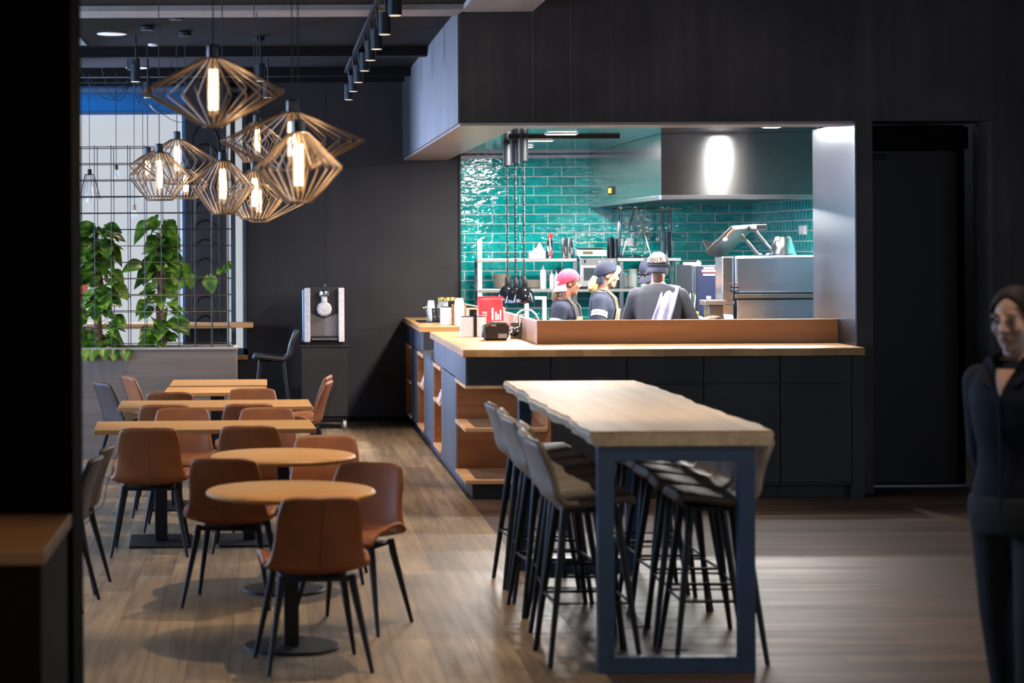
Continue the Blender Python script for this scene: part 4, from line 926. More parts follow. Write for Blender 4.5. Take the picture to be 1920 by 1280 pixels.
for i, (x, y, lb) in enumerate(((2.60, 17.5, 'first recessed strip lamp from the front in the steel kitchen ceiling'), (2.53, 18.9, 'second recessed strip lamp from the front in the kitchen ceiling'), (2.48, 20.1, 'third recessed strip lamp from the front in the kitchen ceiling'), (2.45, 21.4, 'farthest recessed strip lamp in the kitchen ceiling, by the tiles'), (4.12, 17.9, 'recessed strip lamp in the kitchen ceiling in front of the hood'))):
    t = thing('strip_lamp', lb, 'ceiling lamp', (x, y, 2.84), world=True, group='recessed strip lamps in the kitchen ceiling')
    hw = 0.125 if x < 4 else 0.06
    MB().box(x-hw-0.015, x+hw+0.015, y-0.075, y+0.075, 2.832, 2.842).build('frame', 'white', t)
    MB().box(x-hw, x+hw, y-0.06, y+0.06, 2.829, 2.8325).build('diffuser', 'lamp_white', t)
    area('strip_light', (x, y, 2.822), (0, 0, 0), 2*hw, 0.12, 95*hw/0.125, (1, 0.97, 0.93))
# pull-down heat lamps
mt = thing('lamp_rail', 'black mounting rail on the kitchen ceiling above the heat lamps', 'lamp rail', (2.3, 19.8, 2.83), world=True)
MB().box(2.12, 3.1, 19.3, 19.36, 2.815, 2.84).build('rail', 'black', mt)
for i, (px, py, Y, lb) in enumerate(((952, 538, 20.4, 'black dome heat lamp on a coiled cord, farthest left of three'), (967, 542, 19.9, 'black dome heat lamp on a coiled cord, middle of three'), (983, 540, 19.3, 'black dome heat lamp on a coiled cord, right and nearest of three'))):
    c = W(px, py, Y); x, y = c.x, Y; zb = c.z-0.13
    t = thing('heat_lamp', lb, 'heat lamp', (x, y, 2.84), world=True, group='heat lamps over the pass')
    MB().cyl((x, y, 2.84), (x, y, 2.62), 0.043, 0.04, 22).build('ceiling_mount', 'black', t, smooth=True, angle=40)
    MB().lathe([(0.098, 0), (0.1, 0.008), (0.092, 0.05), (0.072, 0.1), (0.045, 0.135), (0.028, 0.145), (0.026, 0.148), (0.09, 0.004)], (x, y, zb), 32, cap=False).build('dome_shade', plain('glossy black enamel', (0.006, 0.007, 0.009), 0.06, coat=1.0) if i == 0 else bpy.data.materials['glossy black enamel'], t, smooth=True, angle=50)
    MB().lathe([(0.028, 0), (0.03, 0.004), (0.03, 0.06), (0.02, 0.075), (0.01, 0.10)], (x, y, zb+0.143), 20).build('lamp_holder', 'black', t, smooth=True, angle=40)
    pts = []; z0_, z1_ = zb+0.235, 2.63; tn = 72; q = 7
    for k in range(tn*q+1):
        a = 2*PI*k/q; pts.append((x+0.0095*math.cos(a), y+0.0095*math.sin(a), z0_+(z1_-z0_)*k/(tn*q)))
    MB().tube(pts, 0.0036, 5).build('coiled_cord', 'black', t, smooth=True)
    spot('heat_lamp_beam', (x, y, zb+0.02), 5, (1, 0.75, 0.45), 110, 0.5)
# wall shelf rack
SY0, SY1 = 22.62, 23.0
t = thing('wall_rack', 'stainless steel double shelf rack on the teal tiled wall', 'shelf rack', (3.2, 22.8, 0.9), world=True)
def sheet(x0, x1, z): return MB().box(x0, x1, SY0, SY1, z-0.035, z).build('shelf', 'steel', t, bevel=0.003)
Z1, Z2 = 1.735, 1.42
sheet(2.15, 3.18, Z1); sheet(3.60, 4.26, Z1); sheet(2.15, 4.26, Z2)
for x in (2.155, 3.14, 3.62, 4.2): MB().box(x, x+0.045, SY0+0.01, SY0+0.05, 0.92, Z1+0.2 if x < 2.2 else Z1-0.036).build('post', 'white' if x < 2.2 else 'steel_v', t, bevel=0.003)
for x in (2.155, 4.2): MB().box(x, x+0.045, SY1-0.04, SY1, 0.92, Z1-0.036).build('post', 'steel_v', t)
t = thing('back_counter', 'stainless steel work counter along the tiled wall', 'counter', (3.5, 22.9, 0), world=True)
MB().box(2.1, 5.1, 22.5, KY-0.012, 0.86, 0.9).build('top', 'steel', t, bevel=0.004)
MB().box(2.14, 5.1, 22.56, KY-0.012, 0.1, 0.86).build('cabinet', 'steel_dark', t)
MB().box(2.14, 5.1, 22.62, KY-0.012, 0.0, 0.1).build('plinth', 'black', t)
# things on the upper shelf
sy = 22.8
def W2(px, z=0, Y=sy): return ((px-505)*Y/F-0.0)
t = thing('tissue_box', 'white tissue box with crumpled tissue on the upper kitchen shelf', 'box', (W2(1006), sy, Z1), world=True)
x = W2(1006); MB().box(x-0.085, x+0.085, sy-0.07, sy+0.07, Z1, Z1+0.075).build('box', 'paper', t, bevel=0.003)
mb = MB()
def tis(u, v): return Vector((x+0.02+(u-.5)*0.13, sy+(v-.5)*0.08, Z1+0.078+0.055*math.sin(PI*u)*math.sin(PI*v)*(1+0.6*math.sin(9*u+4*v))))
mb.grid(tis, 14, 8).build('tissue', 'paper', t, solid=0.002)
x = W2(1031)
t = thing('cream_siphon', 'steel cream siphon bottle with red head on the upper shelf', 'bottle', (x, sy, Z1), world=True)
MB().lathe([(0.038, 0), (0.04, 0.01), (0.04, 0.12), (0.03, 0.18), (0.018, 0.215)], (x, sy, Z1), 24).build('bottle', 'chrome', t, smooth=True, angle=40)
MB().lathe([(0.022, 0), (0.022, 0.02), (0.014, 0.03), (0.012, 0.05)], (x, sy, Z1+0.212), 20).build('head', 'red', t, smooth=True, angle=40)
MB().tube([(x, sy, Z1+0.25), (x+0.03, sy-0.02, Z1+0.245), (x+0.035, sy-0.02, Z1+0.21)], 0.006, 6).build('lever', 'red', t, smooth=True)
MB().box(x+0.002, x+0.018, sy-0.045, sy-0.036, Z1+0.02, Z1+0.08).build('label', 'red', t)
for px, h, lb in ((1058, 0.215, 'tall steel canister on the upper shelf beside the scale, left one'), (1069, 0.20, 'steel canister on the upper shelf touching the scale, right one')):
    x = W2(px); t = thing('steel_canister', lb, 'canister', (x, sy+0.02, Z1), world=True, group='steel canisters on the upper shelf')
    MB().lathe([(0.028, 0), (0.03, 0.006), (0.03, h-0.01), (0.031, h)], (x, sy+0.02, Z1), 22).build('body', 'chrome', t, smooth=True, angle=40)
# microwave
x0, x1 = 3.205, 3.585
t = thing('microwave', 'stainless steel microwave oven on the lower kitchen shelf', 'microwave', (3.4, 22.7, Z2), world=True)
MB().box(x0, x1, SY0-0.05, SY1, Z2+0.012, Z2+0.315).build('body', 'steel', t, bevel=0.005)
MB().box(x0+0.006, x1-0.006, SY0-0.07, SY0-0.05, Z2+0.02, Z2+0.245).build('door', 'steel', t, bevel=0.004)
MB().box(x0+0.035, x1-0.07, SY0-0.074, SY0-0.07, Z2+0.085, Z2+0.215).build('door_window', plain('dark oven glass', (0.05, 0.06, 0.07), 0.12), t)
MB().tube([(x1-0.05, SY0-0.07, Z2+0.05), (x1-0.05, SY0-0.10, Z2+0.06), (x1-0.05, SY0-0.10, Z2+0.21), (x1-0.05, SY0-0.07, Z2+0.22)], 0.007, 8).build('handle', 'chrome', t, smooth=True)
pn = MB().box(x0+0.004, x1-0.004, SY0-0.06, SY0-0.05, Z2+0.25, Z2+0.312).build('control_panel', 'steel_dark', t)
for k in range(6): MB().cyl((x0+0.2+k*0.026, SY0-0.066, Z2+0.28), (x0+0.2+k*0.026, SY0-0.06, Z2+0.28), 0.009, n=12).build('knob', 'white', pn)
MB().box(x0+0.04, x0+0.06, SY0-0.063, SY0-0.06, Z2+0.265, Z2+0.30).build('display', 'black', pn)
for sx in (x0+0.03, x1-0.03): MB().cyl((sx, 22.7, Z2), (sx, 22.7, Z2+0.012), 0.012).build('foot', 'black', t)
# scale on the microwave
zs_ = Z2+0.315; x0, x1 = W2(1079), W2(1133)
t = thing('kitchen_scale', 'white counter scale with small display on the microwave', 'scale', ((x0+x1)/2, sy, zs_), world=True)
MB().prism([(22.62, zs_+0.02), (22.64, zs_+0.085), (22.9, zs_+0.10), (22.9, zs_+0.02)], x0, x1, 'x').build('body', 'white', t, bevel=0.006)
MB().box(x0+0.05, x0+0.15, 22.617, 22.63, zs_+0.045, zs_+0.07).build('display', plain('olive display', (0.12, 0.10, 0.03), 0.3), t)
MB().box(x0+0.01, x1-0.01, 22.65, 22.9, zs_+0.102, zs_+0.113).build('platter', 'steel_dark', t, bevel=0.003)
for q in (x0+0.03, x1-0.03): MB().cyl((q, 22.7, zs_), (q, 22.7, zs_+0.02), 0.015).build('foot', 'steel', t)
for px, w_, h, lb in ((1137, 0.03, 0.215, 'tall steel bain marie can on the shelf right of the scale, left one'), (1147, 0.026, 0.20, 'tall steel bain marie can right of the scale, right one'), (1252, 0.035, 0.27, 'tall steel can at the right end of the upper shelf')):
    x = W2(px)+(0.04 if px < 1200 else 0); t = thing('steel_can', lb, 'canister', (x, sy, Z1), world=True, group='steel cans on the upper shelf')
    MB().lathe([(w_*0.92, 0), (w_, 0.006), (w_, h-0.008), (w_*1.08, h)], (x, sy, Z1), 20).build('body', 'steel_v', t, smooth=True, angle=40)
# cutlery laid out on the right part of the upper shelf
random.seed(11)
for k in range(14):
    x = W2(1160)+0.018+k*0.022; y = 22.68+random.random()*0.2; a = random.uniform(-0.5, 0.5)+PI/2*(k % 2); z = Z1+0.006+0.009*(k % 3)
    dx, dy = math.cos(a)*0.085, math.sin(a)*0.085
    t = thing('spoon', 'steel spoon lying in the loose cutlery on the upper kitchen shelf', 'spoon', (x, y, Z1), world=True, group='loose cutlery on the upper shelf')
    MB().tube([(x-dx, y-dy, z), (x+dx*0.4, y+dy*0.4, z+0.004)], [0.005, 0.0035], 6).build('handle', 'chrome', t, smooth=True)
    MB().ell((x+dx*0.7, y+dy*0.7, z+0.004), (0.028, 0.015, 0.005), Matrix.Rotation(a, 3, 'Z'), 12, 6).build('bowl', 'chrome', t, smooth=True)
# rail with hanging tongs
t = thing('utensil_rail', 'steel rail under the hood holding hanging tongs', 'rail', (3.9, 23.0, 2.25), world=True)
MB().cyl((3.62, 23.05, 2.25), (4.35, 23.05, 2.25), 0.006, n=10).build('bar', 'chrome', t, smooth=True)
for x in (3.64, 4.33): MB().cyl((x, 23.05, 2.25), (x, KY, 2.25), 0.005, n=8).build('bracket', 'chrome', t, smooth=True)
def tongs(x, spread, L, lb, twist=0):
    t = thing('hanging_tongs', lb, 'tongs', (x, 23.03, 2.25), world=True, group='tongs hanging from the rail')
    for s in (-1, 1):
        dx = s*spread+twist
        q = MB().tube([(x, 23.03, 2.262), (x+dx*0.1+s*0.008, 23.02, 2.22), (x+dx*0.8, 23.0, 2.25-L*0.8), (x+dx, 23.0, 2.25-L)], [0.006, 0.008, 0.009, 0.013], 8).build('arm', 'chrome', t, smooth=True)
    MB().ring((x, 23.04, 2.256), 0.012, 0.003, axis='y', n=14).build('spring', 'chrome', t)
tongs(3.70, 0.012, 0.5, 'steel tongs hanging closed at the left end of the rail', -0.03)
tongs(3.86, 0.16, 0.52, 'steel tongs hanging wide open in the middle of the rail')
tongs(4.21, 0.022, 0.5, 'steel tongs hanging at the right end of the rail', 0.01)
tongs(4.14, 0.012, 0.46, 'slim tongs hanging second from the right on the rail', 0.0)
# sockets on the tiles
for px, lb in ((1161, 'white wall socket on the teal tiles, left one of the pair'), (1181, 'white wall socket on the teal tiles, right one of the pair')):
    c = W(px, 454, KY); t = thing('wall_socket', lb, 'socket', (c.x, KY, c.z), world=True, group='wall sockets')
    MB().box(c.x-0.042, c.x+0.042, KY-0.012, KY+0.002, c.z-0.042, c.z+0.042).build('plate', 'white', t, bevel=0.004)
    MB().cyl((c.x, KY-0.0125, c.z), (c.x, KY-0.011, c.z), 0.022).build('insert', 'paper', t)
c = W(1507, 431, 21.05); t = thing('wall_socket', 'white wall socket on the right tiled side wall', 'socket', (5.14, 21.05, c.z), world=True)
MB().box(5.125, 5.142, 20.93, 21.17, c.z-0.045, c.z+0.045).build('plate', 'white', t, bevel=0.004)
MB().box(5.121, 5.125, 20.97, 21.13, c.z-0.03, c.z+0.03).build('cover', 'paper', t, bevel=0.003)
# lower shelf: plates, bottles, jugs
def stack(x, y, n, r, lb, grp):
    base = None
    for k in range(n):
        z = Z2+k*0.0125
        if base is None:
            base = tag(MB().lathe([(r*0.55, 0), (r*0.6, 0.002), (r*0.98, 0.012), (r, 0.015), (r*0.96, 0.0155), (r*0.6, 0.006), (0.0, 0.005)], n=32).build('plate', 'plate', smooth=True, angle=50), lb, 'plate', grp); o = base
        else: o = dup(base)
        o.location = (x, y, z)
        o['label'] = lb+(', lowest' if k == 0 else ', top one' if k == n-1 else f', {ORD[min(k+1, 11)]} from below' if k+1 <= 11 else ', second from the top')
stack(W2(941), 22.8, 12, 0.095, 'ivory plate in the tall stack on the lower kitchen shelf', 'plates in the tall stack')
stack(W2(999), 22.8, 7, 0.09, 'ivory plate in the short stack behind the heat lamps', 'plates in the short stack')
def squeeze(x, r, h, lb, mt, n=1):
    t = thing('squeeze_bottle', lb, 'bottle', (x, sy-0.05, Z2), world=True)
    MB().lathe([(r, 0), (r*1.03, 0.005), (r, h*0.85), (r*0.9, h*0.9)], (x, sy-0.05, Z2), 20).build('bottle', mt, t, smooth=True, angle=40)
    MB().lathe([(r*0.95, 0), (r*0.9, 0.02), (r*0.35, 0.03), (r*0.15, 0.065)], (x, sy-0.05, Z2+h*0.89), 16).build('nozzle', 'cup', t, smooth=True, angle=40)
M['lilac_plastic'] = plain('pale lilac plastic', (0.5, 0.52, 0.66), 0.4)
squeeze(W2(1017), 0.033, 0.20, 'pale lilac squeeze bottle on the lower kitchen shelf', 'lilac_plastic')
squeeze(W2(1033), 0.022, 0.14, 'small white squeeze bottle, left of two on the lower shelf', 'white')
squeeze(W2(1041)+0.005, 0.022, 0.135, 'small white squeeze bottle beside the microwave, right of two', 'white')
for px, r, h, lb in ((1166, 0.045, 0.15, 'round glass jug on the lower shelf behind the blonde cook'), (1183, 0.05, 0.20, 'tall glass pitcher on the lower kitchen shelf'), (1203, 0.03, 0.2, 'narrow glass carafe on the lower shelf near the man')):
    x = W2(px)+0.02; t = thing('glass_pitcher', lb, 'pitcher', (x, sy, Z2), world=True)
    MB().lathe([(r*0.8, 0), (r, 0.01), (r, h*0.6), (r*0.8, h*0.85), (r*0.95, h), (r*0.9, h), (r*0.75, h*0.84), (r*0.93, h*0.6), (r*0.93, 0.015), (0.0, 0.012)], (x, sy, Z2), 24).build('vessel', 'jar', t, smooth=True, angle=50)
    MB().tube([(x+r*0.9, sy-0.02, Z2+h*0.85), (x+r*1.8, sy-0.03, Z2+h*0.75), (x+r*1.7, sy-0.03, Z2+h*0.4), (x+r*0.98, sy-0.02, Z2+h*0.25)], 0.005, 6).build('handle', 'jar', t, smooth=True)
# grey steel frame and cable below the lower shelf
t = thing('tray_trolley', 'grey steel tray frame standing below the lower kitchen shelf', 'tray rack', (2.72, 22.3, 0), world=True)
for x in (2.62, 2.80): MB().box(x-0.02, x+0.02, 22.28, 22.32, 0.0, 1.33).build('post', 'white', t)
MB().box(2.60, 2.82, 22.27, 22.33, 1.32, 1.35).build('top_bar', 'white', t)
for k in range(10): MB().box(2.64, 2.78, 22.30, 22.46, 0.15+k*0.12, 0.158+k*0.12).build('tray', 'steel_dark', t)
# ---- oven block at the right
t = thing('conveyor_oven', 'big stainless steel oven block at the right end of the kitchen', 'oven', (4.3, 19.0, 0), world=True)
ox, oy = 3.955, 18.55
MB().prism([(ox, oy), (5.1, oy), (5.1, oy+0.6), (ox+0.02, oy+0.6)], 1.46, 1.775).build('upper_housing', steel('oven steel', (0.6, 0.72, 0.88), 0.26, 'x', 0.01, 0.3), t, bevel=0.02)  # blue of the reflected window is tinted into the steel
MB().box(ox-0.005, 5.1, oy-0.03, oy+0.6, 1.415, 1.455).build('trim_strip', 'steel', t, bevel=0.004)
MB().box(ox+0.01, 5.1, oy, oy+0.6, 0.95, 1.412).build('lower_housing', bpy.data.materials['oven steel'], t, bevel=0.01)
for x in (ox+0.06, 5.04): MB().box(x-0.03, x+0.03, oy+0.05, oy+0.11, 0, 0.95).build('leg', 'steel_v', t)
MB().prism([(oy+0.05, 1.28), (oy+0.05, 1.77), (oy+0.36, 1.77), (oy+0.36, 1.0), (oy+0.0, 1.0), (oy-0.02, 1.2)], 3.855, 3.945, 'x').build('side_housing', 'steel', t, bevel=0.006)
MB().box(3.74, 3.95, oy+0.06, oy+0.3, 1.22, 1.36).build('conveyor_end', 'steel_dark', t, bevel=0.01)
MB().box(3.70, 3.95, oy+0.03, oy+0.28, 1.36, 1.40).build('conveyor_lip', 'steel', t, bevel=0.006)
MB().box(3.70, 3.95, oy-0.2, oy+0.28, 0.9, 1.22).build('conveyor_base', 'steel', t, bevel=0.006)
for k in range(3): MB().cyl((3.90, oy-0.01, 1.48+0.03*k), (3.98, oy-0.02, 1.48+0.03*k), 0.006, n=10).build('rod', 'copper' if k == 2 else 'chrome', t, smooth=True)
# steel cone on the oven
c = W(1468, 481, 19.0)
t = thing('steel_cone', 'upturned steel bucket on top of the oven block', 'bucket', (c.x, 19.0, 1.775), world=True)
MB().lathe([(0.11, 0), (0.112, 0.006), (0.07, 0.155), (0.066, 0.16), (0.0, 0.16)], (c.x, 19.0, 1.778), 32).build('cone', 'steel', t, smooth=True, angle=40)
mb = MB().ring((c.x, 19.0, 1.787), 0.112, 0.006); mb.build('rim', 'chrome', t, smooth=True)
# lifted press lid on two arms
t = thing('press_lid', 'raised grey steel press lid on two slanting arms above the oven', 'press', (4.1, 18.9, 1.775), world=True)
def P(px, py, Y): return W(px, py, Y)
A, B_, C_, D_ = P(1322, 470, 18.8), P(1372, 423, 18.8), P(1412, 420, 19.2), P(1352, 478, 19.2)
th = Vector((0.015, 0, -0.035))
mb = MB(); vs = [A, B_, C_, D_]
lo = [mb.bm.verts.new(v+th) for v in vs]; hi = [mb.bm.verts.new(v) for v in vs]
for i in range(4): mb.bm.faces.new((lo[i], lo[(i+1) % 4], hi[(i+1) % 4], hi[i]))
mb.bm.faces.new(lo[::-1]); mb.bm.faces.new(hi); mb.build('lid_plate', steel('grey lid steel', (0.09, 0.09, 0.09), 0.5, 'x'), t, bevel=0.006)
Q = [P(1318, 449, 18.85), P(1340, 455, 18.85), P(1337, 468, 18.85), P(1326, 466, 18.85)]
mb = MB(); lo = [mb.bm.verts.new(v) for v in Q]; hi = [mb.bm.verts.new(v+Vector((0, 0.05, 0))) for v in Q]
for i in range(4): mb.bm.faces.new((lo[i], lo[(i+1) % 4], hi[(i+1) % 4], hi[i]))
mb.bm.faces.new(lo[::-1]); mb.bm.faces.new(hi); mb.build('spout_guard', 'dark_plastic', t)
MB().box(C_.x-0.06, C_.x+0.03, 18.8, 19.25, C_.z-0.055, C_.z-0.005).build('hinge_bar', 'steel_dark', t, bevel=0.006)
for (q, r, Y) in (((1390, 440), (1424, 481), 18.85), ((1412, 428), (1458, 482), 19.15)): MB().tube([P(*q, Y), P(*r, Y)], 0.014, 10).build('arm', 'steel_dark', t, smooth=True)
MB().tube([P(1362, 447, 18.7), P(1366, 440, 18.72), P(1376, 430, 18.75), P(1378, 428, 18.8)], 0.009, 8).build('handle', 'copper', t, smooth=True)
MB().ell(P(1360, 449, 18.7), (0.02, 0.02, 0.02)).build('knob', 'white', t, smooth=True)
for px in (1424, 1440): MB().ell(P(px, 481, 18.9)+Vector((0, 0, 0.01)), (0.03, 0.02, 0.02)).build('hinge_foot', 'steel_dark', t, smooth=True)
# tall navy fronted combi oven with steel side
t = thing('combi_oven', 'navy fronted upright oven with dial between the man and the steel block', 'oven', (3.95, 20.4, 0), world=True)
c0, c1 = W(1307, 497, 20.1), W(1352, 598, 20.1)
MB().box(c0.x-0.04, 4.6, 20.12, 20.9, 0.9, c0.z).build('body', 'steel_v', t, bevel=0.006)
MB().box(c0.x-0.04, 4.6, 20.15, 20.85, 0.0, 0.9).build('stand', 'steel_dark', t)
pn = MB().box(c0.x, c0.x+0.215, 20.10, 20.12, 1.22, c0.z-0.01).build('control_panel', 'navy_panel', t, bevel=0.003)
zz = c0.z
MB().box(c0.x+0.06, c0.x+0.16, 20.096, 20.10, zz-0.035, zz-0.018).build('badge', 'screen_grey', pn)
MB().box(c0.x+0.04, c0.x+0.175, 20.096, 20.10, zz-0.065, zz-0.04).build('badge', 'red_bag', pn)
for k in range(7): MB().box(c0.x+0.048+k*0.018, c0.x+0.058+k*0.018, 20.094, 20.0961, zz-0.06, zz-0.045).build('badge_letter', 'white', pn)
for k in range(8): MB().box(c0.x+0.055+k*0.014, c0.x+0.064+k*0.014, 20.097, 20.1, zz-0.095, zz-0.08).build('panel_letter', 'white', pn)
MB().box(c0.x+0.085, c0.x+0.125, 20.097, 20.10, zz-0.31, zz-0.285).build('display', 'screen_grey', pn)
MB().lathe([(0.033, 0), (0.033, 0.012), (0.026, 0.02), (0.014, 0.022), (0.0, 0.022)], n=24, m=Matrix.Translation((c0.x+0.11, 20.10, zz-0.40)) @ Matrix.Rotation(PI/2, 4, 'X')).build('dial', 'white', pn, smooth=True, angle=40)
MB().lathe([(0.014, 0.021), (0.012, 0.03), (0, 0.03)], n=16, m=Matrix.Translation((c0.x+0.11, 20.10, zz-0.40)) @ Matrix.Rotation(PI/2, 4, 'X')).build('dial_cap', 'black', pn)
t = thing('lid_tap', 'small pale handle lying on the upright navy oven', 'tap', (c0.x, 20.3, zz), world=True)
MB().box(c0.x-0.09, c0.x+0.07, 20.25, 20.32, zz, zz+0.025).build('grip', 'white', t, bevel=0.008); MB().cyl((c0.x+0.05, 20.285, zz+0.02), (c0.x+0.05, 20.285, zz+0.045), 0.02).build('knob', 'steel', t)
# brush jar with yellow squeegee held up by the pass
c = W(1292, 575, 19.3)
t = thing('utensil_pot', 'pot of thin skewers with a yellow strip beside the man\'s elbow', 'utensil pot', (c.x, 19.3, 1.1), world=True)
MB().lathe([(0.04, 0), (0.06, 0.18), (0.062, 0.185), (0.056, 0.18), (0.037, 0.01)], (c.x, 19.3, 1.1), 20).build('pot', 'jar', t, smooth=True, angle=40)
MB().box(c.x-0.07, c.x+0.07, 19.22, 19.235, 1.25, 1.285).build('strip', 'yellow', t, bevel=0.006)
for k in range(9):
    a = -0.3+k*0.08; MB().tube([(c.x-0.03+k*0.007, 19.3, 1.12), (c.x-0.06+k*0.015, 19.29+0.01*(k % 3), 1.43+0.015*(k % 2))], 0.004, 5).build('skewer', ['white', 'pink_white', 'steel_v', 'leaf'][k % 4], t)
# ================================================================== THINGS ON THE COUNTERS
def holder(x, y, z, lb, clip):
    t = thing('napkin_holder', lb, 'napkin holder', (x, y, z), world=True, group='white napkin holders')
    MB().box(x-0.105, x+0.105, y-0.06, y-0.05, z, z+0.165).build('front_plate', 'pink_white', t, bevel=0.004)
    MB().box(x-0.105, x+0.105, y+0.05, y+0.06, z, z+0.165).build('back_plate', 'pink_white', t, bevel=0.004)
    for s in (-1, 1): MB().box(x+s*0.1-0.005, x+s*0.1+0.005, y-0.05, y+0.05, z, z+0.165).build('end_plate', 'pink_white', t)
    MB().box(x-0.095, x+0.095, y-0.045, y+0.045, z+0.01, z+0.175).build('insert', plain('dark insert', (0.05, 0.04, 0.06), 0.6) if 'dark insert' not in bpy.data.materials else bpy.data.materials['dark insert'], t)
    MB().box(x+0.0, x+0.025, y-0.068, y-0.06, z+0.005, z+0.20).build('clip', clip, t, bevel=0.002)
    MB().box(x-0.03, x+0.03, y-0.02, y+0.02, z+0.175, z+0.23).build('menu_block', 'black', t, bevel=0.003)
c = W(887, 622, 18.3); holder(c.x, 18.3, ZT, 'white napkin holder with black clip beside the card terminal', 'black')
c = W(847, 605, 21.05); holder(c.x, 21.1, ZT-0.002, 'white napkin holder with brass clip on the far counter', 'gold')
# card terminal / receipt printer
c = W(930, 632, 17.65); x, y = c.x, 17.65
t = thing('receipt_printer', 'dark grey receipt printer with pale label on the front counter', 'printer', (x, y, ZT), world=True)
MB().prism([(x-0.10, ZT+0.012), (x+0.09, ZT+0.012), (x+0.105, ZT+0.11), (x+0.07, ZT+0.152), (x-0.03, ZT+0.15), (x-0.105, ZT+0.115)], y-0.07, y+0.1, 'y').build('body', 'dark_plastic', t, bevel=0.012)
MB().box(x-0.09, x+0.08, y-0.06, y+0.09, ZT, ZT+0.012).build('base', 'black', t)
MB().box(x+0.01, x+0.08, y-0.074, y-0.069, ZT+0.02, ZT+0.055).build('label', 'screen_grey', t)
MB().box(x-0.045, x-0.005, y-0.074, y-0.069, ZT+0.115, ZT+0.13).build('badge', 'steel', t)
MB().tube([(x-0.1, y-0.072, ZT+0.112), (x-0.02, y-0.075, ZT+0.142), (x+0.07, y-0.075, ZT+0.146), (x+0.1, y-0.072, ZT+0.115)], 0.004, 6).build('paper_slot', 'chrome', t)
MB().prism([(x-0.115, ZT+0.03), (x-0.1, ZT+0.11), (x-0.105, ZT+0.02)], y-0.03, y+0.06, 'y').build('side_cover', 'anodised', t)
# cables over the upstand
t = thing('cable_bundle', 'tangled black and white cables between printer and upstand', 'cables', (2.06, 17.9, ZT), world=True)
for k in range(6):
    o_ = random.uniform(-.02, .02); pts = [(x+0.1, y+0.06, ZT+0.02+0.01*k)]
    for i in range(9): pts.append((x+0.12+0.015*i*0.6+random.uniform(-.015, .015), y+0.1+0.02*i, ZT+0.02+random.random()*0.08))
    pts += [(2.05+o_*0.3, 17.93+k*0.01, ZT+0.1), (2.05+o_*0.3, 17.95+k*0.012, 1.30), (2.09, 17.95+k*0.012, 1.31), (2.13, 17.95+k*0.012, 1.20)]
    MB().tube(pts, 0.005, 6).build('cable', 'black' if k % 3 else 'pink_white', t, smooth=True)
t = thing('white_hose', 'white curved hose arching up behind the upstand board', 'hose', (2.2, 18.0, 1.15), world=True)
hp = [W(px, py, 18.0) for px, py in ((964, 602), (968, 590), (976, 583), (986, 580), (997, 582), (1005, 590), (1011, 604))]
MB().tube(hp, 0.008, 8).build('hose', 'white', t, smooth=True)
MB().box(hp[0].x-0.03, hp[-1].x+0.03, 17.96, 18.04, 0.0, hp[-1].z).build('stand', 'steel_dark', t)
# red bag
c = W(920, 598, 18.9); x, y = c.x, 18.9
t = thing('red_paper_bag', 'red paper bag with white print standing on the front counter', 'bag', (x, y, ZT), world=True)
def bagf(side):
    def fn(u, v): return Vector((x-0.105+0.21*u+0.004*math.sin(v*5), y+side*(0.035*(1-v)+0.004+0.006*math.sin(6*u)*math.sin(3*v)), ZT+0.002+0.32*v))
    return fn
MB().grid(bagf(-1), 10, 10).build('front_face', 'red_bag', t, smooth=True, solid=0.002); MB().grid(bagf(1), 10, 10).build('back_face', 'red_bag', t, smooth=True, solid=0.002)
for s in (0, 1): MB().grid(lambda u, v, s=s: Vector((x-0.105+0.21*s+0.004*math.sin(v*5), y+(2*u-1)*(0.035*(1-v)+0.004), ZT+0.002+0.32*v)), 4, 8).build('side_fold', 'red_bag', t, smooth=True, solid=0.002)
MB().box(x-0.108, x+0.108, y-0.008, y+0.008, ZT+0.316, ZT+0.324).build('top_seam', 'red_bag', t)
for nmx, xa, xb, za, zb_ in (('stripe', -0.075, -0.035, 0.185, 0.192), ('stripe', -0.075, -0.035, 0.173, 0.179), ('stripe', -0.078, -0.033, 0.155, 0.162),
                              ('print_bar', 0.035, 0.05, 0.12, 0.19), ('print_bar', 0.055, 0.068, 0.12, 0.17), ('print_bar', 0.075, 0.088, 0.12, 0.205), ('print_bar', 0.005, 0.022, 0.12, 0.225)):
    ym = y-0.042+0.035*((za+zb_)/2)/0.32; MB().box(x+xa, x+xb, ym-0.006, ym+0.004, ZT+za, ZT+zb_).build(nmx, 'paper', t)
# cardboard box behind
c = W(884, 590, 20.9)
t = thing('cardboard_box', 'open brown cardboard box behind the red bag', 'box', (2.05, 21.3, ZT), world=True)
MB().box(1.90, 2.28, 21.15, 21.5, ZT-0.002, ZT+0.16).build('box', 'card', t, bevel=0.002)
MB().prism([(1.88, ZT+0.2), (2.1, ZT+0.155), (2.1, ZT+0.148), (1.875, ZT+0.19)], 21.15, 21.5, 'y').build('flap', 'card', t)
MB().prism([(1.895, ZT+0.158), (1.865, ZT+0.24), (1.87, ZT+0.243), (1.903, ZT+0.16)], 21.15, 21.5, 'y').build('flap', 'card', t)
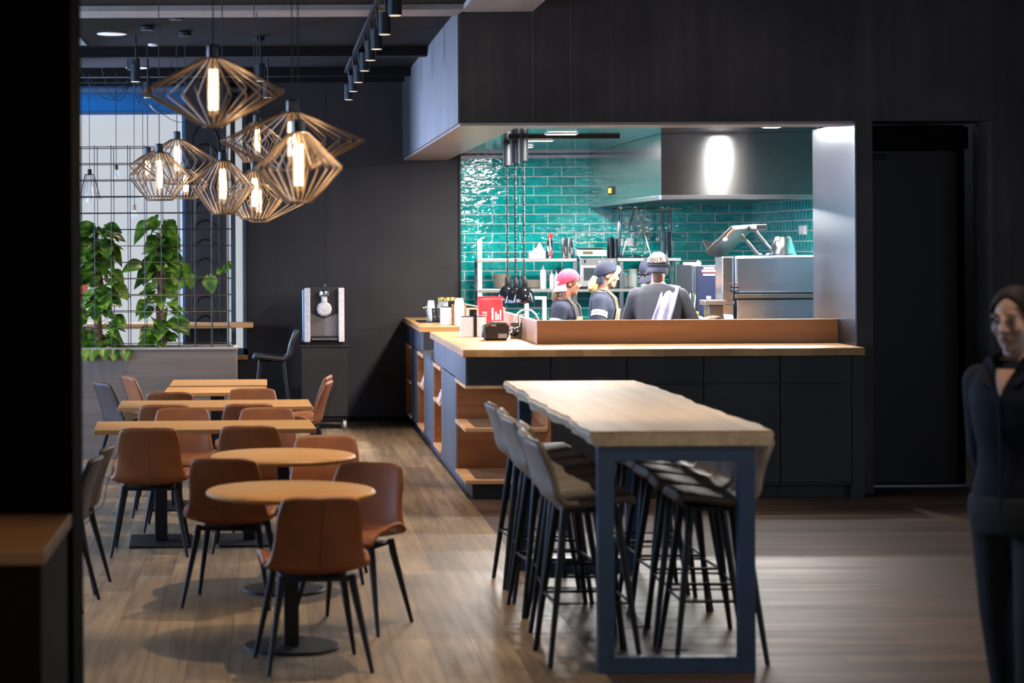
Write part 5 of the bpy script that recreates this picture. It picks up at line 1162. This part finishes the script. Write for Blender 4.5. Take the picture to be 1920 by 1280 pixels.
# jars, cups, tumblers on the far counter
zf = ZT-0.002
tag(MB().box(1.48, 1.88, 21.6, 22.2, zf, zf+0.008).build('tray', 'black', bevel=0.003), 'flat black tray under the jars on the far counter', 'tray')
zj = zf+0.008
for i, (px, lb) in enumerate(((827, 'glass storage jar with brass lid on the far counter, left one'), (837, 'glass storage jar with brass lid on the far counter, middle one'), (847, 'glass storage jar with brass lid on the far counter, right one'))):
    x = W(px, 600, 22.0).x; y = 22.0-0.1*(i == 1); t = thing('storage_jar', lb, 'jar', (x, y, zj if x < 1.87 else zf), world=True, group='glass jars with brass lids')
    zq = zj if x < 1.84 else zf
    MB().lathe([(0.036, 0), (0.042, 0.01), (0.042, 0.15), (0.034, 0.18), (0.034, 0.2)], (x, y, zq), 24).build('jar', 'jar', t, smooth=True, angle=40)
    MB().lathe([(0.0365, 0), (0.0365, 0.13), (0.0, 0.131)], (x, y, zq+0.012), 20).build('filling', plain('pale spice filling', (0.6, 0.6, 0.52), 0.9) if i == 0 else bpy.data.materials['pale spice filling'], t)
    MB().lathe([(0.038, 0), (0.038, 0.03), (0.036, 0.034)], (x, y, zq+0.2), 24).build('lid', 'gold', t, smooth=True, angle=40)
def cups(px, Y, z, n, lb, r=0.045, grp='stacked paper cups'):
    x = W(px, 600, Y).x; base = None
    for k in range(n):
        if base is None:
            base = tag(MB().lathe([(r, 0), (r*1.03, 0.004), (r*0.74, 0.1), (r*0.72, 0.102), (0.0, 0.102)], n=26).build('paper_cup', 'cup', smooth=True, angle=40), lb, 'cup', grp); o = base
        else: o = dup(base)
        o.location = (x, Y, z+0.026*k); o['label'] = lb+(', lowest' if k == 0 else ', top one' if k == n-1 else f', {ORD[k+1]} from below')
cups(861, 21.0, zf, 7, 'white paper cup in the stack right of the brass clip holder', 0.05)
cups(808, 21.9, zj, 5, 'white paper cup in the leftmost stack on the far counter', 0.042)
# wire basket
x = W(817, 600, 21.65).x+0.02
t = thing('wire_basket', 'small black wire basket on the far counter before the jars', 'basket', (x, 21.68, zj), world=True)
mb = MB()
for k in range(15):
    a = 2*PI*k/15; mb.tube([(x+0.05*math.cos(a), 21.68+0.05*math.sin(a), zj), (x+0.055*math.cos(a+0.5), 21.68+0.055*math.sin(a+0.5), zj+0.13)], 0.003, 5)
    mb.tube([(x+0.05*math.cos(a), 21.68+0.05*math.sin(a), zj), (x+0.055*math.cos(a-0.5), 21.68+0.055*math.sin(a-0.5), zj+0.13)], 0.003, 5)
mb.build('wire_weave', 'black', t); MB().ring((x, 21.68, zj+0.13), 0.055, 0.004).build('rim', 'black', t); MB().lathe([(0.05, 0), (0.05, 0.004)], (x, 21.68, zj), 20).build('bottom', 'black', t)
x = W(799, 600, 21.9).x-0.015
t = thing('sugar_shaker', 'steel spoon rest leaning at the left edge of the far counter', 'ladle', (x, 21.75, zj), world=True)
MB().tube([(x+0.03, 21.75, zj), (x, 21.75, zj+0.13)], 0.006, 8).build('handle', 'chrome', t, smooth=True); MB().ell((x-0.005, 21.75, zj+0.14), (0.025, 0.02, 0.02)).build('bowl', 'chrome', t, smooth=True)
# ================================================================== PEOPLE
def hand(mb, w, d, n, curl=0.5, side=1, k=1.0):
    w, d, n = Vector(w), Vector(d).normalized(), Vector(n).normalized(); n = (n-d*n.dot(d)).normalized(); s = d.cross(n)*side
    for i, L in enumerate((0.066, 0.076, 0.071, 0.056)):
        o = (1.5-i)*0.0195*k; base = w+d*(0.088-0.004*abs(i-1))*k+s*o
        mb.cap(w+s*o*0.55+d*0.008, base, 0.0165*k, 0.0115*k, 10)
        c1, c2, c3 = curl*(0.6+0.08*i), curl*(1.3+0.1*i), curl*(1.9+0.1*i)
        a = base+(d*math.cos(c1)+n*math.sin(c1))*L*0.45*k; b = a+(d*math.cos(c2)+n*math.sin(c2))*L*0.32*k; e = b+(d*math.cos(c3)+n*math.sin(c3))*L*0.25*k
        mb.cap(base, a, 0.0105*k, 0.0095*k, 8); mb.cap(a, b, 0.0095*k, 0.0087*k, 8); mb.cap(b, e, 0.0087*k, 0.0072*k, 8)
    t0 = w+d*0.022*k+s*0.022*k; t1 = t0+(d*0.55+s*0.72+n*0.35).normalized()*0.044*k; t2 = t1+(d*0.85+s*0.3+n*0.45).normalized()*0.034*k; t3 = t2+(d*0.95+n*0.4).normalized()*0.024*k
    mb.cap(t0, t1, 0.0165*k, 0.0125*k, 8); mb.cap(t1, t2, 0.0118*k, 0.0103*k, 8); mb.cap(t2, t3, 0.0103*k, 0.0082*k, 8)
def person(label, loc, yaw, h=1.70, lean=0.0, twist=0.0, head_yaw=0.0, head_pitch=0.0, head_roll=0.0, arms=None, skin='skin', shirt='navy', trousers='black_cloth', sleeve='short',
           width=1.0, hair=None, hair_mat='hair_brown', cap=None, apron=None, stripes=False, collar=False, vox=0.008, stride=0.0, hem=0.86, shirt_pad=0.016, lips='lip', head_fwd=0.0):
    k = h/1.70
    t = thing('person', label, 'person', loc, math.radians(yaw))
    hip = Vector((0, 0, 0.95))
    RL = Matrix.Rotation(lean, 3, 'X') @ Matrix.Rotation(twist, 3, 'Z')
    def U(p):                                           # upper body bends forward about the hip
        p = Vector(p); q = (p-hip); f = min(1, max(0, q.z/0.3)); return (hip+Matrix.Rotation(lean*f, 3, 'X') @ (Matrix.Rotation(twist*f, 3, 'Z') @ q))*k
    rings_ = [(0.80, 0.150, 0.105, 0.0), (0.88, 0.172, 0.118, 0.004), (0.95, 0.168, 0.112, 0.004), (1.05, 0.138, 0.096, 0.0), (1.12, 0.134, 0.094, -0.004), (1.22, 0.152, 0.108, -0.008), (1.31, 0.166, 0.114, -0.004), (1.38, 0.166, 0.098, 0.008), (1.425, 0.125, 0.08, 0.016), (1.455, 0.075, 0.062, 0.02), (1.47, 0.055, 0.055, 0.022)]
    def torso(mb, pad, z0=0.0, z1=9):
        R = []
        for z, rx, ry, yo in rings_:
            if not z0 <= z <= z1: continue
            R.append([U((math.copysign(abs(math.cos(2*PI*j/28))**0.85, math.cos(2*PI*j/28))*(rx*width+pad), math.copysign(abs(math.sin(2*PI*j/28))**0.85, math.sin(2*PI*j/28))*(ry*width**0.7+pad)+yo, z)) for j in range(28)])
        mb.rings(R)
    SH = {s: U((s*0.158*width, 0.012, 1.365)) for s in (-1, 1)}
    arms = arms or {1: ((0.25, 0.03, 1.10), (0.25, -0.06, 0.86)), -1: ((-0.25, 0.03, 1.10), (-0.25, -0.06, 0.86))}
    AR = {s: tuple(Vector(p)*k for p in arms[s]) for s in (-1, 1)}
    # ---- body (one surface)
    mb = MB(); torso(mb, 0)
    N0 = U((0, 0.024, 1.42)); H0 = U((0, -0.002-head_fwd, 1.60))
    HM = Matrix.Translation(H0) @ Matrix.Rotation(math.radians(head_yaw), 4, 'Z') @ Matrix.Rotation(head_pitch+lean*0.35, 4, 'X') @ Matrix.Rotation(head_roll, 4, 'Y') @ Matrix.Scale(k*1.0, 4)
    def hp(p): return HM @ Vector(p)
    HR = HM.to_3x3().normalized()
    def he(mb, c, r, n=14, kk=9): mb.ell(hp(c), tuple(x*k for x in r), HR, n, kk)
    mb.cap(N0-Vector((0, 0, 0.02)), hp((0, 0.018, -0.05)), 0.057*k, 0.05*k)
    he(mb, (0, 0.014, 0.036), (0.074, 0.093, 0.088), 20, 12); he(mb, (0, -0.03, -0.015), (0.061, 0.062, 0.078), 18, 10); he(mb, (0, -0.026, -0.05), (0.055, 0.056, 0.055), 18, 10); he(mb, (0, -0.036, -0.080), (0.040, 0.044, 0.028))
    he(mb, (0, -0.071, -0.095), (0.018, 0.012, 0.012)); mb.cap(hp((0, -0.091, 0.018)), hp((0, -0.106, -0.021)), 0.0075*k, 0.0105*k, 8)
    for s in (-1, 1):
        he(mb, (s*0.010, -0.097, -0.025), (0.008, 0.008, 0.007)); he(mb, (s*0.033, -0.083, 0.030), (0.024, 0.011, 0.008)); he(mb, (s*0.036, -0.062, -0.018), (0.024, 0.024, 0.026)); he(mb, (s*0.074, 0.012, -0.006), (0.009, 0.018, 0.03))
    he(mb, (0, -0.079, -0.054), (0.024, 0.012, 0.015))
    for s in (-1, 1):
        e, w_ = AR[s]; mb.cap(SH[s], e, 0.052*k*width**0.5, 0.038*k, 14); mb.cap(e, w_, 0.037*k, 0.026*k, 12)
        d = (w_-e).normalized(); nrm = Vector((-s*0.9, -0.3, -0.15)) if abs(d.z) > 0.6 else Vector((0, 0, -1))
        hand(mb, w_, d, nrm, 0.45, s if abs(d.z) > 0.6 else -s, k)
        a = stride*s
        hipj = Vector((s*0.088, 0, 0.88))*k; kn = Vector((s*0.095, -0.02-a*0.5, 0.48))*k; an = Vector((s*0.095, 0.015-a, 0.085+max(0, -a)*0.25))*k
        mb.cap(hipj, kn, 0.082*k, 0.052*k); mb.cap(kn, an, 0.05*k, 0.034*k); mb.cap(an, an+Vector((0, -0.13, -0.05))*k, 0.034*k, 0.026*k)
    mb.build('body', skin, t, remesh=vox, wl=False)
    # ---- face parts
    for s in (-1, 1):
        ey = MB(); he(ey, (s*0.031, -0.0825, 0.007), (0.0135, 0.0085, 0.0078), 12, 8); ey = ey.build('eye', 'eye_white', t, smooth=True, wl=False)
        ir = MB(); he(ir, (s*0.031, -0.0895, 0.0055), (0.0062, 0.003, 0.0062), 10, 6); ir.build('iris', 'eye_dark', ey, smooth=True, wl=False)
        li = MB(); li.tube([hp((s*0.017, -0.087, 0.008)), hp((s*0.027, -0.0925, 0.0155)), hp((s*0.037, -0.090, 0.0145)), hp((s*0.046, -0.081, 0.008))], 0.0026*k, 6); li.build('eyelid', 'brow', t, smooth=True, wl=False)
        br = MB(); br.tube([hp((s*0.014, -0.095, 0.033)), hp((s*0.03, -0.0955, 0.041)), hp((s*0.05, -0.083, 0.036))], [0.0042*k, 0.0045*k, 0.002*k], 6); br.build('eyebrow', 'brow', t, smooth=True, wl=False)
    lp = MB(); lp.tube([hp((-0.021, -0.084, -0.052)), hp((-0.008, -0.0915, -0.050)), hp((0, -0.092, -0.051)), hp((0.008, -0.0915, -0.050)), hp((0.021, -0.084, -0.052))], [0.0015*k, 0.0035*k, 0.0032*k, 0.0035*k, 0.0015*k], 8)
    lp.tube([hp((-0.018, -0.084, -0.055)), hp((0, -0.0912, -0.0585)), hp((0.018, -0.084, -0.055))], [0.0015*k, 0.0045*k, 0.0015*k], 8); lp.build('lips', lips, t, smooth=True, wl=False)
    # ---- clothes
    mb = MB(); torso(mb, shirt_pad*1.5, 0.80, 0.96)
    for s in (-1, 1):
        a = stride*s
        hipj = Vector((s*0.085, 0, 0.86))*k; kn = Vector((s*0.095, -0.02-a*0.5, 0.48))*k; an = Vector((s*0.095, 0.012-a, 0.09+max(0, -a)*0.25))*k
        mb.cap(hipj, kn, 0.098*k, 0.070*k); mb.cap(kn, an, 0.068*k, 0.056*k)
        shoe = MB(); shoe.cap(an+Vector((0, 0.03, -0.05))*k, an+Vector((0, -0.15, -0.058))*k, 0.038*k, 0.03*k); shoe.build('shoe', 'black', t, smooth=True, wl=False)
    mb.build('trousers', trousers, t, remesh=0.012, wl=False)
    mb = MB(); torso(mb, shirt_pad, hem-0.07, 1.456)
    for s in (-1, 1):
        e, w_ = AR[s]
        mb.ell(SH[s]+Vector((-s*0.015, 0, -0.005)), (0.072*k*width**0.5, 0.07*k, 0.066*k))
        if sleeve == 'short': mb.cap(SH[s], SH[s].lerp(e, 0.66), 0.070*k*width**0.5, 0.066*k)
        elif sleeve == 'rolled': mb.cap(SH[s], e, 0.076*k*width**0.4, 0.062*k); mb.cap(e, e.lerp(w_, 0.22), 0.06*k, 0.055*k)
        else: mb.cap(SH[s], e, 0.072*k, 0.056*k); mb.cap(e, e.lerp(w_, 0.93), 0.055*k, 0.04*k)
    mb.build('shirt', shirt, t, remesh=0.010, wl=False)
    if sleeve == 'rolled':
        for s in (-1, 1):
            e, w_ = AR[s]; MB().tube([e.lerp(w_, 0.12), e.lerp(w_, 0.38)], [0.064*k, 0.060*k], 16).build('rolled_cuff', 'grey_cuff', t, smooth=True, angle=40, wl=False)
    if stripes:
        for s in (-1, 1):
            e, _ = AR[s]; q = 0.072*k*width**0.5
            for f0, f1 in ((0.37, 0.45), (0.48, 0.56)): MB().tube([SH[s].lerp(e, f0), SH[s].lerp(e, f1)], [q, q*0.99], 24).build('sleeve_stripe', 'cap_white', t, smooth=True, angle=40, wl=False)
    if apron:
        def ap(u, v):
            z = 0.55+0.76*v; hw = 0.20 if z < 1.0 else 0.20-0.09*min(1, (z-1.0)/0.3)
            x = (u-0.5)*2*hw; yb = -(0.118*width**0.7+shirt_pad+0.014)*math.sqrt(max(0.08, 1-(x/(0.215*width))**2)); return U((x, yb-0.004*math.sin(7*u+3*v), z))
        MB().grid(ap, 14, 20).build('apron', apron, t, smooth=True, solid=0.006, wl=False)
        sp_ = MB()
        for s in (-1, 1): sp_.tube([U((s*0.105, -0.128*width**0.7, 1.30)), U((s*0.10, -0.105*width**0.7, 1.40)), U((s*0.075, -0.03, 1.468)), U((s*0.05, 0.06, 1.475)), U((0, 0.085, 1.46))], 0.009*k, 8)
        sp_.build('apron_strap', apron, t, smooth=True, wl=False)
    if collar:
        for s in (-1, 1):
            q = [U((s*0.006, -0.098, 1.335)), U((s*0.075, -0.10, 1.385)), U((s*0.09, -0.045, 1.45)), U((s*0.055, -0.065, 1.462))]
            r_ = [U((s*0.09, -0.045, 1.45)), U((s*0.055, -0.065, 1.462)), U((s*0.045, 0.07, 1.485)), U((s*0.07, 0.075, 1.45))]
            mb = MB()
            for Q in (q, r_): mb.bm.faces.new([mb.bm.verts.new(p+(p-U((0, 0.02, 1.40))).normalized()*0.012) for p in Q])
            mb.build('collar', shirt, t, solid=0.007, wl=False)
        pk = MB(); pk.tube([U((0.0, -0.128, z)) for z in (0.88, 0.95, 1.05, 1.12, 1.22, 1.32)], 0.006, 6); pk.build('button_placket', shirt, t, smooth=True, wl=False)
        nk = MB()
        nk.grid(lambda u, v: U(((u-.5)*0.075*v, -0.101-shirt_pad-0.002+0.045*v*v, 1.325+0.10*v)), 4, 6); nk.build('neck_opening', skin, t, smooth=True, solid=0.002, wl=False)
    # ---- hair + cap
    if hair:
        def hairshell(u, v):
            az = 2*PI*v; fr = -math.sin(az)               # fr = 1 at the forehead, -1 at the nape
            E = hair['front']*max(0, fr)**1.5+hair['back']*max(0, -fr)**0.8+hair['side']*(1-abs(fr))**0.7 if True else 0
            E = (hair['side']*(math.cos(az)**2)+(hair['front'] if fr > 0 else hair['back'])*(math.sin(az)**2))
            u0 = hair.get('u0', 0); th = math.radians(E)*(u0+(1-u0)*u); g = hair.get('vol', 1.075)*(1-0.055*u**6)*(1-0.07*(1-u) if u0 else 1)+0.012*math.sin(az*9+3*math.sin(u*5))*u*(1-u)*hair.get('wave', 1)
            part = 0.02*math.exp(-(math.cos(az)/0.12)**2)*(1 if fr > 0 else 0)*hair.get('part', 0)
            g -= part
            x, y, z = math.sin(th)*math.cos(az)*0.077*g, math.sin(th)*math.sin(az)*0.096*g, math.cos(th)*0.091*g
            if z < -0.02: x *= 1-0.5*(-0.02-z)/0.09*0.5
            return hp((x, y+0.014, z+0.034))
        ho = MB().grid(hairshell, 18, 40).build('hair', hair_mat, t, smooth=True, solid=0.006, wl=False)
        for pts, rs in hair.get('locks', ()):
            MB().tube([hp(p) for p in pts], [r*k for r in rs], 10).build('lock', hair_mat, ho, smooth=True, wl=False)
    if cap:
        cm, bm_, tilt, brim_back = cap['mat'], cap['brim'], cap.get('tilt', 0), cap.get('back', True)
        CMX = HM @ Matrix.Translation((0, 0.012, 0.03)) @ Matrix.Rotation(tilt, 4, 'X')
        def dome(u, v):
            th = u*math.radians(97); a = 2*PI*v; return CMX @ Vector((0.086*math.sin(th)*math.cos(a), 0.106*math.sin(th)*math.sin(a), 0.096*math.cos(th)-0.008*u**4))
        c = MB().grid(dome, 12, 32).build('cap', cm, t, smooth=True, solid=0.005, wl=False)
        sgn = 1 if brim_back else -1
        def brim(u, v):
            a = (u-0.5)*2*math.radians(62); r = 1+0.62*v*math.cos(a*0.9)
            return CMX @ Vector((0.087*math.sin(a)*(1+0.12*v), sgn*0.107*math.cos(a)*r, -0.018-0.015*v*v-0.02*v-0.03*(abs(u-.5)*2)**2*v))
        MB().grid(brim, 16, 8).build('brim', bm_, c, smooth=True, solid=0.006, wl=False)
        MB().ell(CMX @ Vector((0, 0, 0.098)), (0.009*k, 0.009*k, 0.005*k)).build('button', cm, c, smooth=True, wl=False)
        if cap.get('label'):
            s = cap['label']; MB().grid(lambda u, v: CMX @ Vector((0.092*math.cos(s+(u-.5)*0.62), 0.111*math.sin(s+(u-.5)*0.62), 0.002+0.022*v)), 8, 2).build('patch', 'cap_white', c, solid=0.003, wl=False)
        if cap.get('panel'):
            def pan(u, v):
                th = math.radians(18+62*v); a = math.radians(90*sgn)+(u-.5)*math.radians(116); return CMX @ (Vector((0.086*math.sin(th)*math.cos(a), 0.106*math.sin(th)*math.sin(a), 0.096*math.cos(th)))*1.045)
            MB().grid(pan, 14, 10).build('front_panel', 'beige', c, smooth=True, solid=0.003, wl=False)
            bd = MB()
            def pp(u, v): return pan(u, v)*1+(pan(u, v)-(CMX @ Vector((0, 0, 0)))).normalized()*0.004
            for i, (u0, seq) in enumerate(((0.14, ((0.09, .62), (0, .68), (0, .84), (.09, .86))), (0.27, ((0, .88), (0.02, .66), (.07, .66), (.07, .74), (.01, .76), (.08, .9))), (0.39, ((.03, .66), (0, .78), (.05, .88), (.09, .76), (.05, .66))), (0.53, ((.08, .64), (0, .7), (.08, .8), (0, .9))), (0.67, ((.08, .62), (0, .68), (.08, .78), (0, .88))), (0.79, ((0, .6), (.03, .9))))):
                bd.tube([pp(u0+a, b) for a, b in seq], 0.0028, 5)
            bd.tube([pp(0.12, .98), pp(0.4, .93), pp(0.85, .97)], 0.002, 5)
            bd.build('lettering', 'black', c, wl=False)
            def band(u, v):
                th = math.radians(82+18*v); a = 2*PI*u; return CMX @ (Vector((0.086*math.sin(th)*math.cos(a), 0.106*math.sin(th)*math.sin(a), 0.096*math.cos(th)-0.006))*1.05)
            MB().grid(band, 36, 4).build('band', 'navy', c, smooth=True, solid=0.003, wl=False)
    return t
# woman walking through at the right edge
person('woman in dark navy shirt and black trousers walking at the right edge, head turned left', (2.80, 8.2, 0), -46, 1.695, lean=0.02, head_yaw=2, head_pitch=0.10, shirt='navy_dark', sleeve='long', stride=0.10, collar=True, vox=0.006, hem=0.87, shirt_pad=0.018, width=0.92,
       arms={1: ((0.215, 0.05, 1.10), (0.20, -0.10, 0.90)), -1: ((-0.19, 0.09, 1.10), (-0.15, 0.14, 0.87))},
       hair=dict(front=46, side=92, back=128, part=1, vol=1.075, locks=((((0, 0.105, 0.03), (0, 0.135, 0.02), (0, 0.15, -0.01), (0, 0.135, -0.04), (0, 0.1, -0.05)), (0.02, 0.035, 0.038, 0.034, 0.02)), (((0.04, -0.068, 0.085), (0.066, -0.045, 0.05), (0.075, -0.02, 0.0), (0.07, 0.01, -0.04)), (0.002, 0.010, 0.010, 0.003)), (((-0.04, -0.068, 0.085), (-0.066, -0.045, 0.05), (-0.075, -0.02, 0.0), (-0.07, 0.01, -0.04)), (0.002, 0.010, 0.010, 0.003)))))
# cooks
c = W(1059, 540, 18.95)
person('person with pink-red backwards cap and olive apron, leftmost of the cooks', (c.x-0.02, 18.95, 0), 70, 1.645, lean=0.06, head_yaw=28, head_pitch=0.05, skin='skin_pink', shirt='navy', stripes=True, apron='olive', head_fwd=0.02,
       arms={1: ((0.27, -0.02, 1.12), (0.22, -0.25, 1.0)), -1: ((-0.265, 0.03, 1.10), (-0.24, -0.2, 0.98))},
       hair=dict(u0=0.55, front=60, side=92, back=125, vol=1.01, locks=((((0, 0.09, -0.05), (0, 0.12, -0.09), (0, 0.125, -0.15), (0, 0.11, -0.2)), (0.03, 0.034, 0.028, 0.008)), (((-0.058, -0.06, 0.05), (-0.072, -0.03, 0.02), (-0.076, 0.0, -0.01)), (0.01, 0.013, 0.006)), (((0.058, -0.06, 0.05), (0.072, -0.03, 0.02), (0.076, 0.0, -0.01)), (0.01, 0.013, 0.006)))), hair_mat='hair_lightbrown',
       cap=dict(mat='pink', brim='cap_white', tilt=-0.42, label=PI/2-0.9+PI*0.35))
c = W(1133, 530, 19.6)
person('person with navy backwards cap, blond fringe and olive apron, second of the cooks', (c.x-0.03, 19.6, 0), 78, 1.705, lean=0.05, head_yaw=14, head_pitch=0.12, shirt='navy', stripes=True, apron='olive', head_fwd=0.02,
       arms={1: ((0.27, -0.02, 1.12), (0.22, -0.25, 1.0)), -1: ((-0.26, 0.02, 1.12), (-0.25, -0.18, 0.98))},
       hair=dict(u0=0.6, front=66, side=100, back=128, vol=1.03, locks=((((0, 0.085, -0.04), (-0.01, 0.11, -0.09), (-0.02, 0.115, -0.14), (-0.02, 0.1, -0.19)), (0.045, 0.05, 0.042, 0.01)), (((-0.02, -0.085, 0.085), (-0.045, -0.09, 0.06), (-0.062, -0.065, 0.02), (-0.07, -0.03, -0.03), (-0.072, 0.0, -0.08)), (0.018, 0.022, 0.02, 0.018, 0.006)), (((0.02, -0.085, 0.085), (0.045, -0.09, 0.06), (0.062, -0.065, 0.02), (0.07, -0.03, -0.03), (0.072, 0.0, -0.08)), (0.018, 0.022, 0.02, 0.018, 0.006)), (((0.03, -0.09, 0.08), (0.0, -0.1, 0.066), (-0.03, -0.095, 0.055)), (0.014, 0.02, 0.012)))), hair_mat='hair_blond',
       cap=dict(mat='navy', brim='navy', tilt=-0.5))
c = W(1238, 520, 18.35)
man = person('man in slate work shirt and sand cap seen from behind, lilac towel over his shoulder', (c.x-0.03, 18.30, 0), 168, 1.80, lean=0.20, head_yaw=-8, head_pitch=0.05, shirt='grey_cloth', sleeve='rolled', width=1.04, shirt_pad=0.026,
       arms={1: ((0.25, -0.20, 1.12), (0.12, -0.42, 1.10)), -1: ((-0.275, -0.10, 1.13), (-0.40, -0.30, 1.175))},
       hair=dict(u0=0.5, front=40, side=84, back=120, vol=0.99, wave=0.3), hair_mat='hair_lightbrown',
       cap=dict(mat='navy', brim='navy', tilt=-0.18, back=True, panel=True))
c = W(1216, 508, 19.9)
person('person with navy cap bending down, almost hidden behind the man in slate shirt', (c.x+0.12, 19.95, 0), -60, 1.74, lean=0.18, head_yaw=0, head_pitch=0.45, skin='skin_pink', shirt='navy', stripes=False, apron='olive',
       hair=dict(u0=0.5, front=40, side=84, back=120, vol=0.99, wave=0.3), cap=dict(mat='navy', brim='navy', tilt=0.05, back=False))
# towel over the man's right shoulder: lies on him, but is a thing of its own
tw = thing('towel', 'lilac white kitchen towel hanging over the shoulder of the man in slate', 'towel', (3.38, 18.1, 1.2), world=True)
Mm = Matrix.Translation(man.location) @ Matrix.Rotation(man.rotation_euler.z, 4, 'Z')
pth = [Vector(p)*1.059 for p in ((-0.125, -0.22, 1.28), (-0.125, -0.19, 1.38), (-0.115, -0.12, 1.445), (-0.105, -0.04, 1.445), (-0.09, 0.045, 1.385), (-0.065, 0.09, 1.29), (-0.03, 0.115, 1.18), (0.0, 0.13, 1.07))]
def tf(u, v):
    x = u*(len(pth)-1); i = min(int(x), len(pth)-2); f = x-i; p = Vector(pth[i]).lerp(Vector(pth[i+1]), f)
    w = 0.055+0.02*u; return Mm @ (p+Vector(((v-.5)*2*w, 0.012*math.sin(v*11+u*3)*(0.4+u), 0.02*(v-.5)))*1.0)
MB().grid(tf, 28, 14).build('cloth', 'towel', tw, smooth=True, solid=0.012)
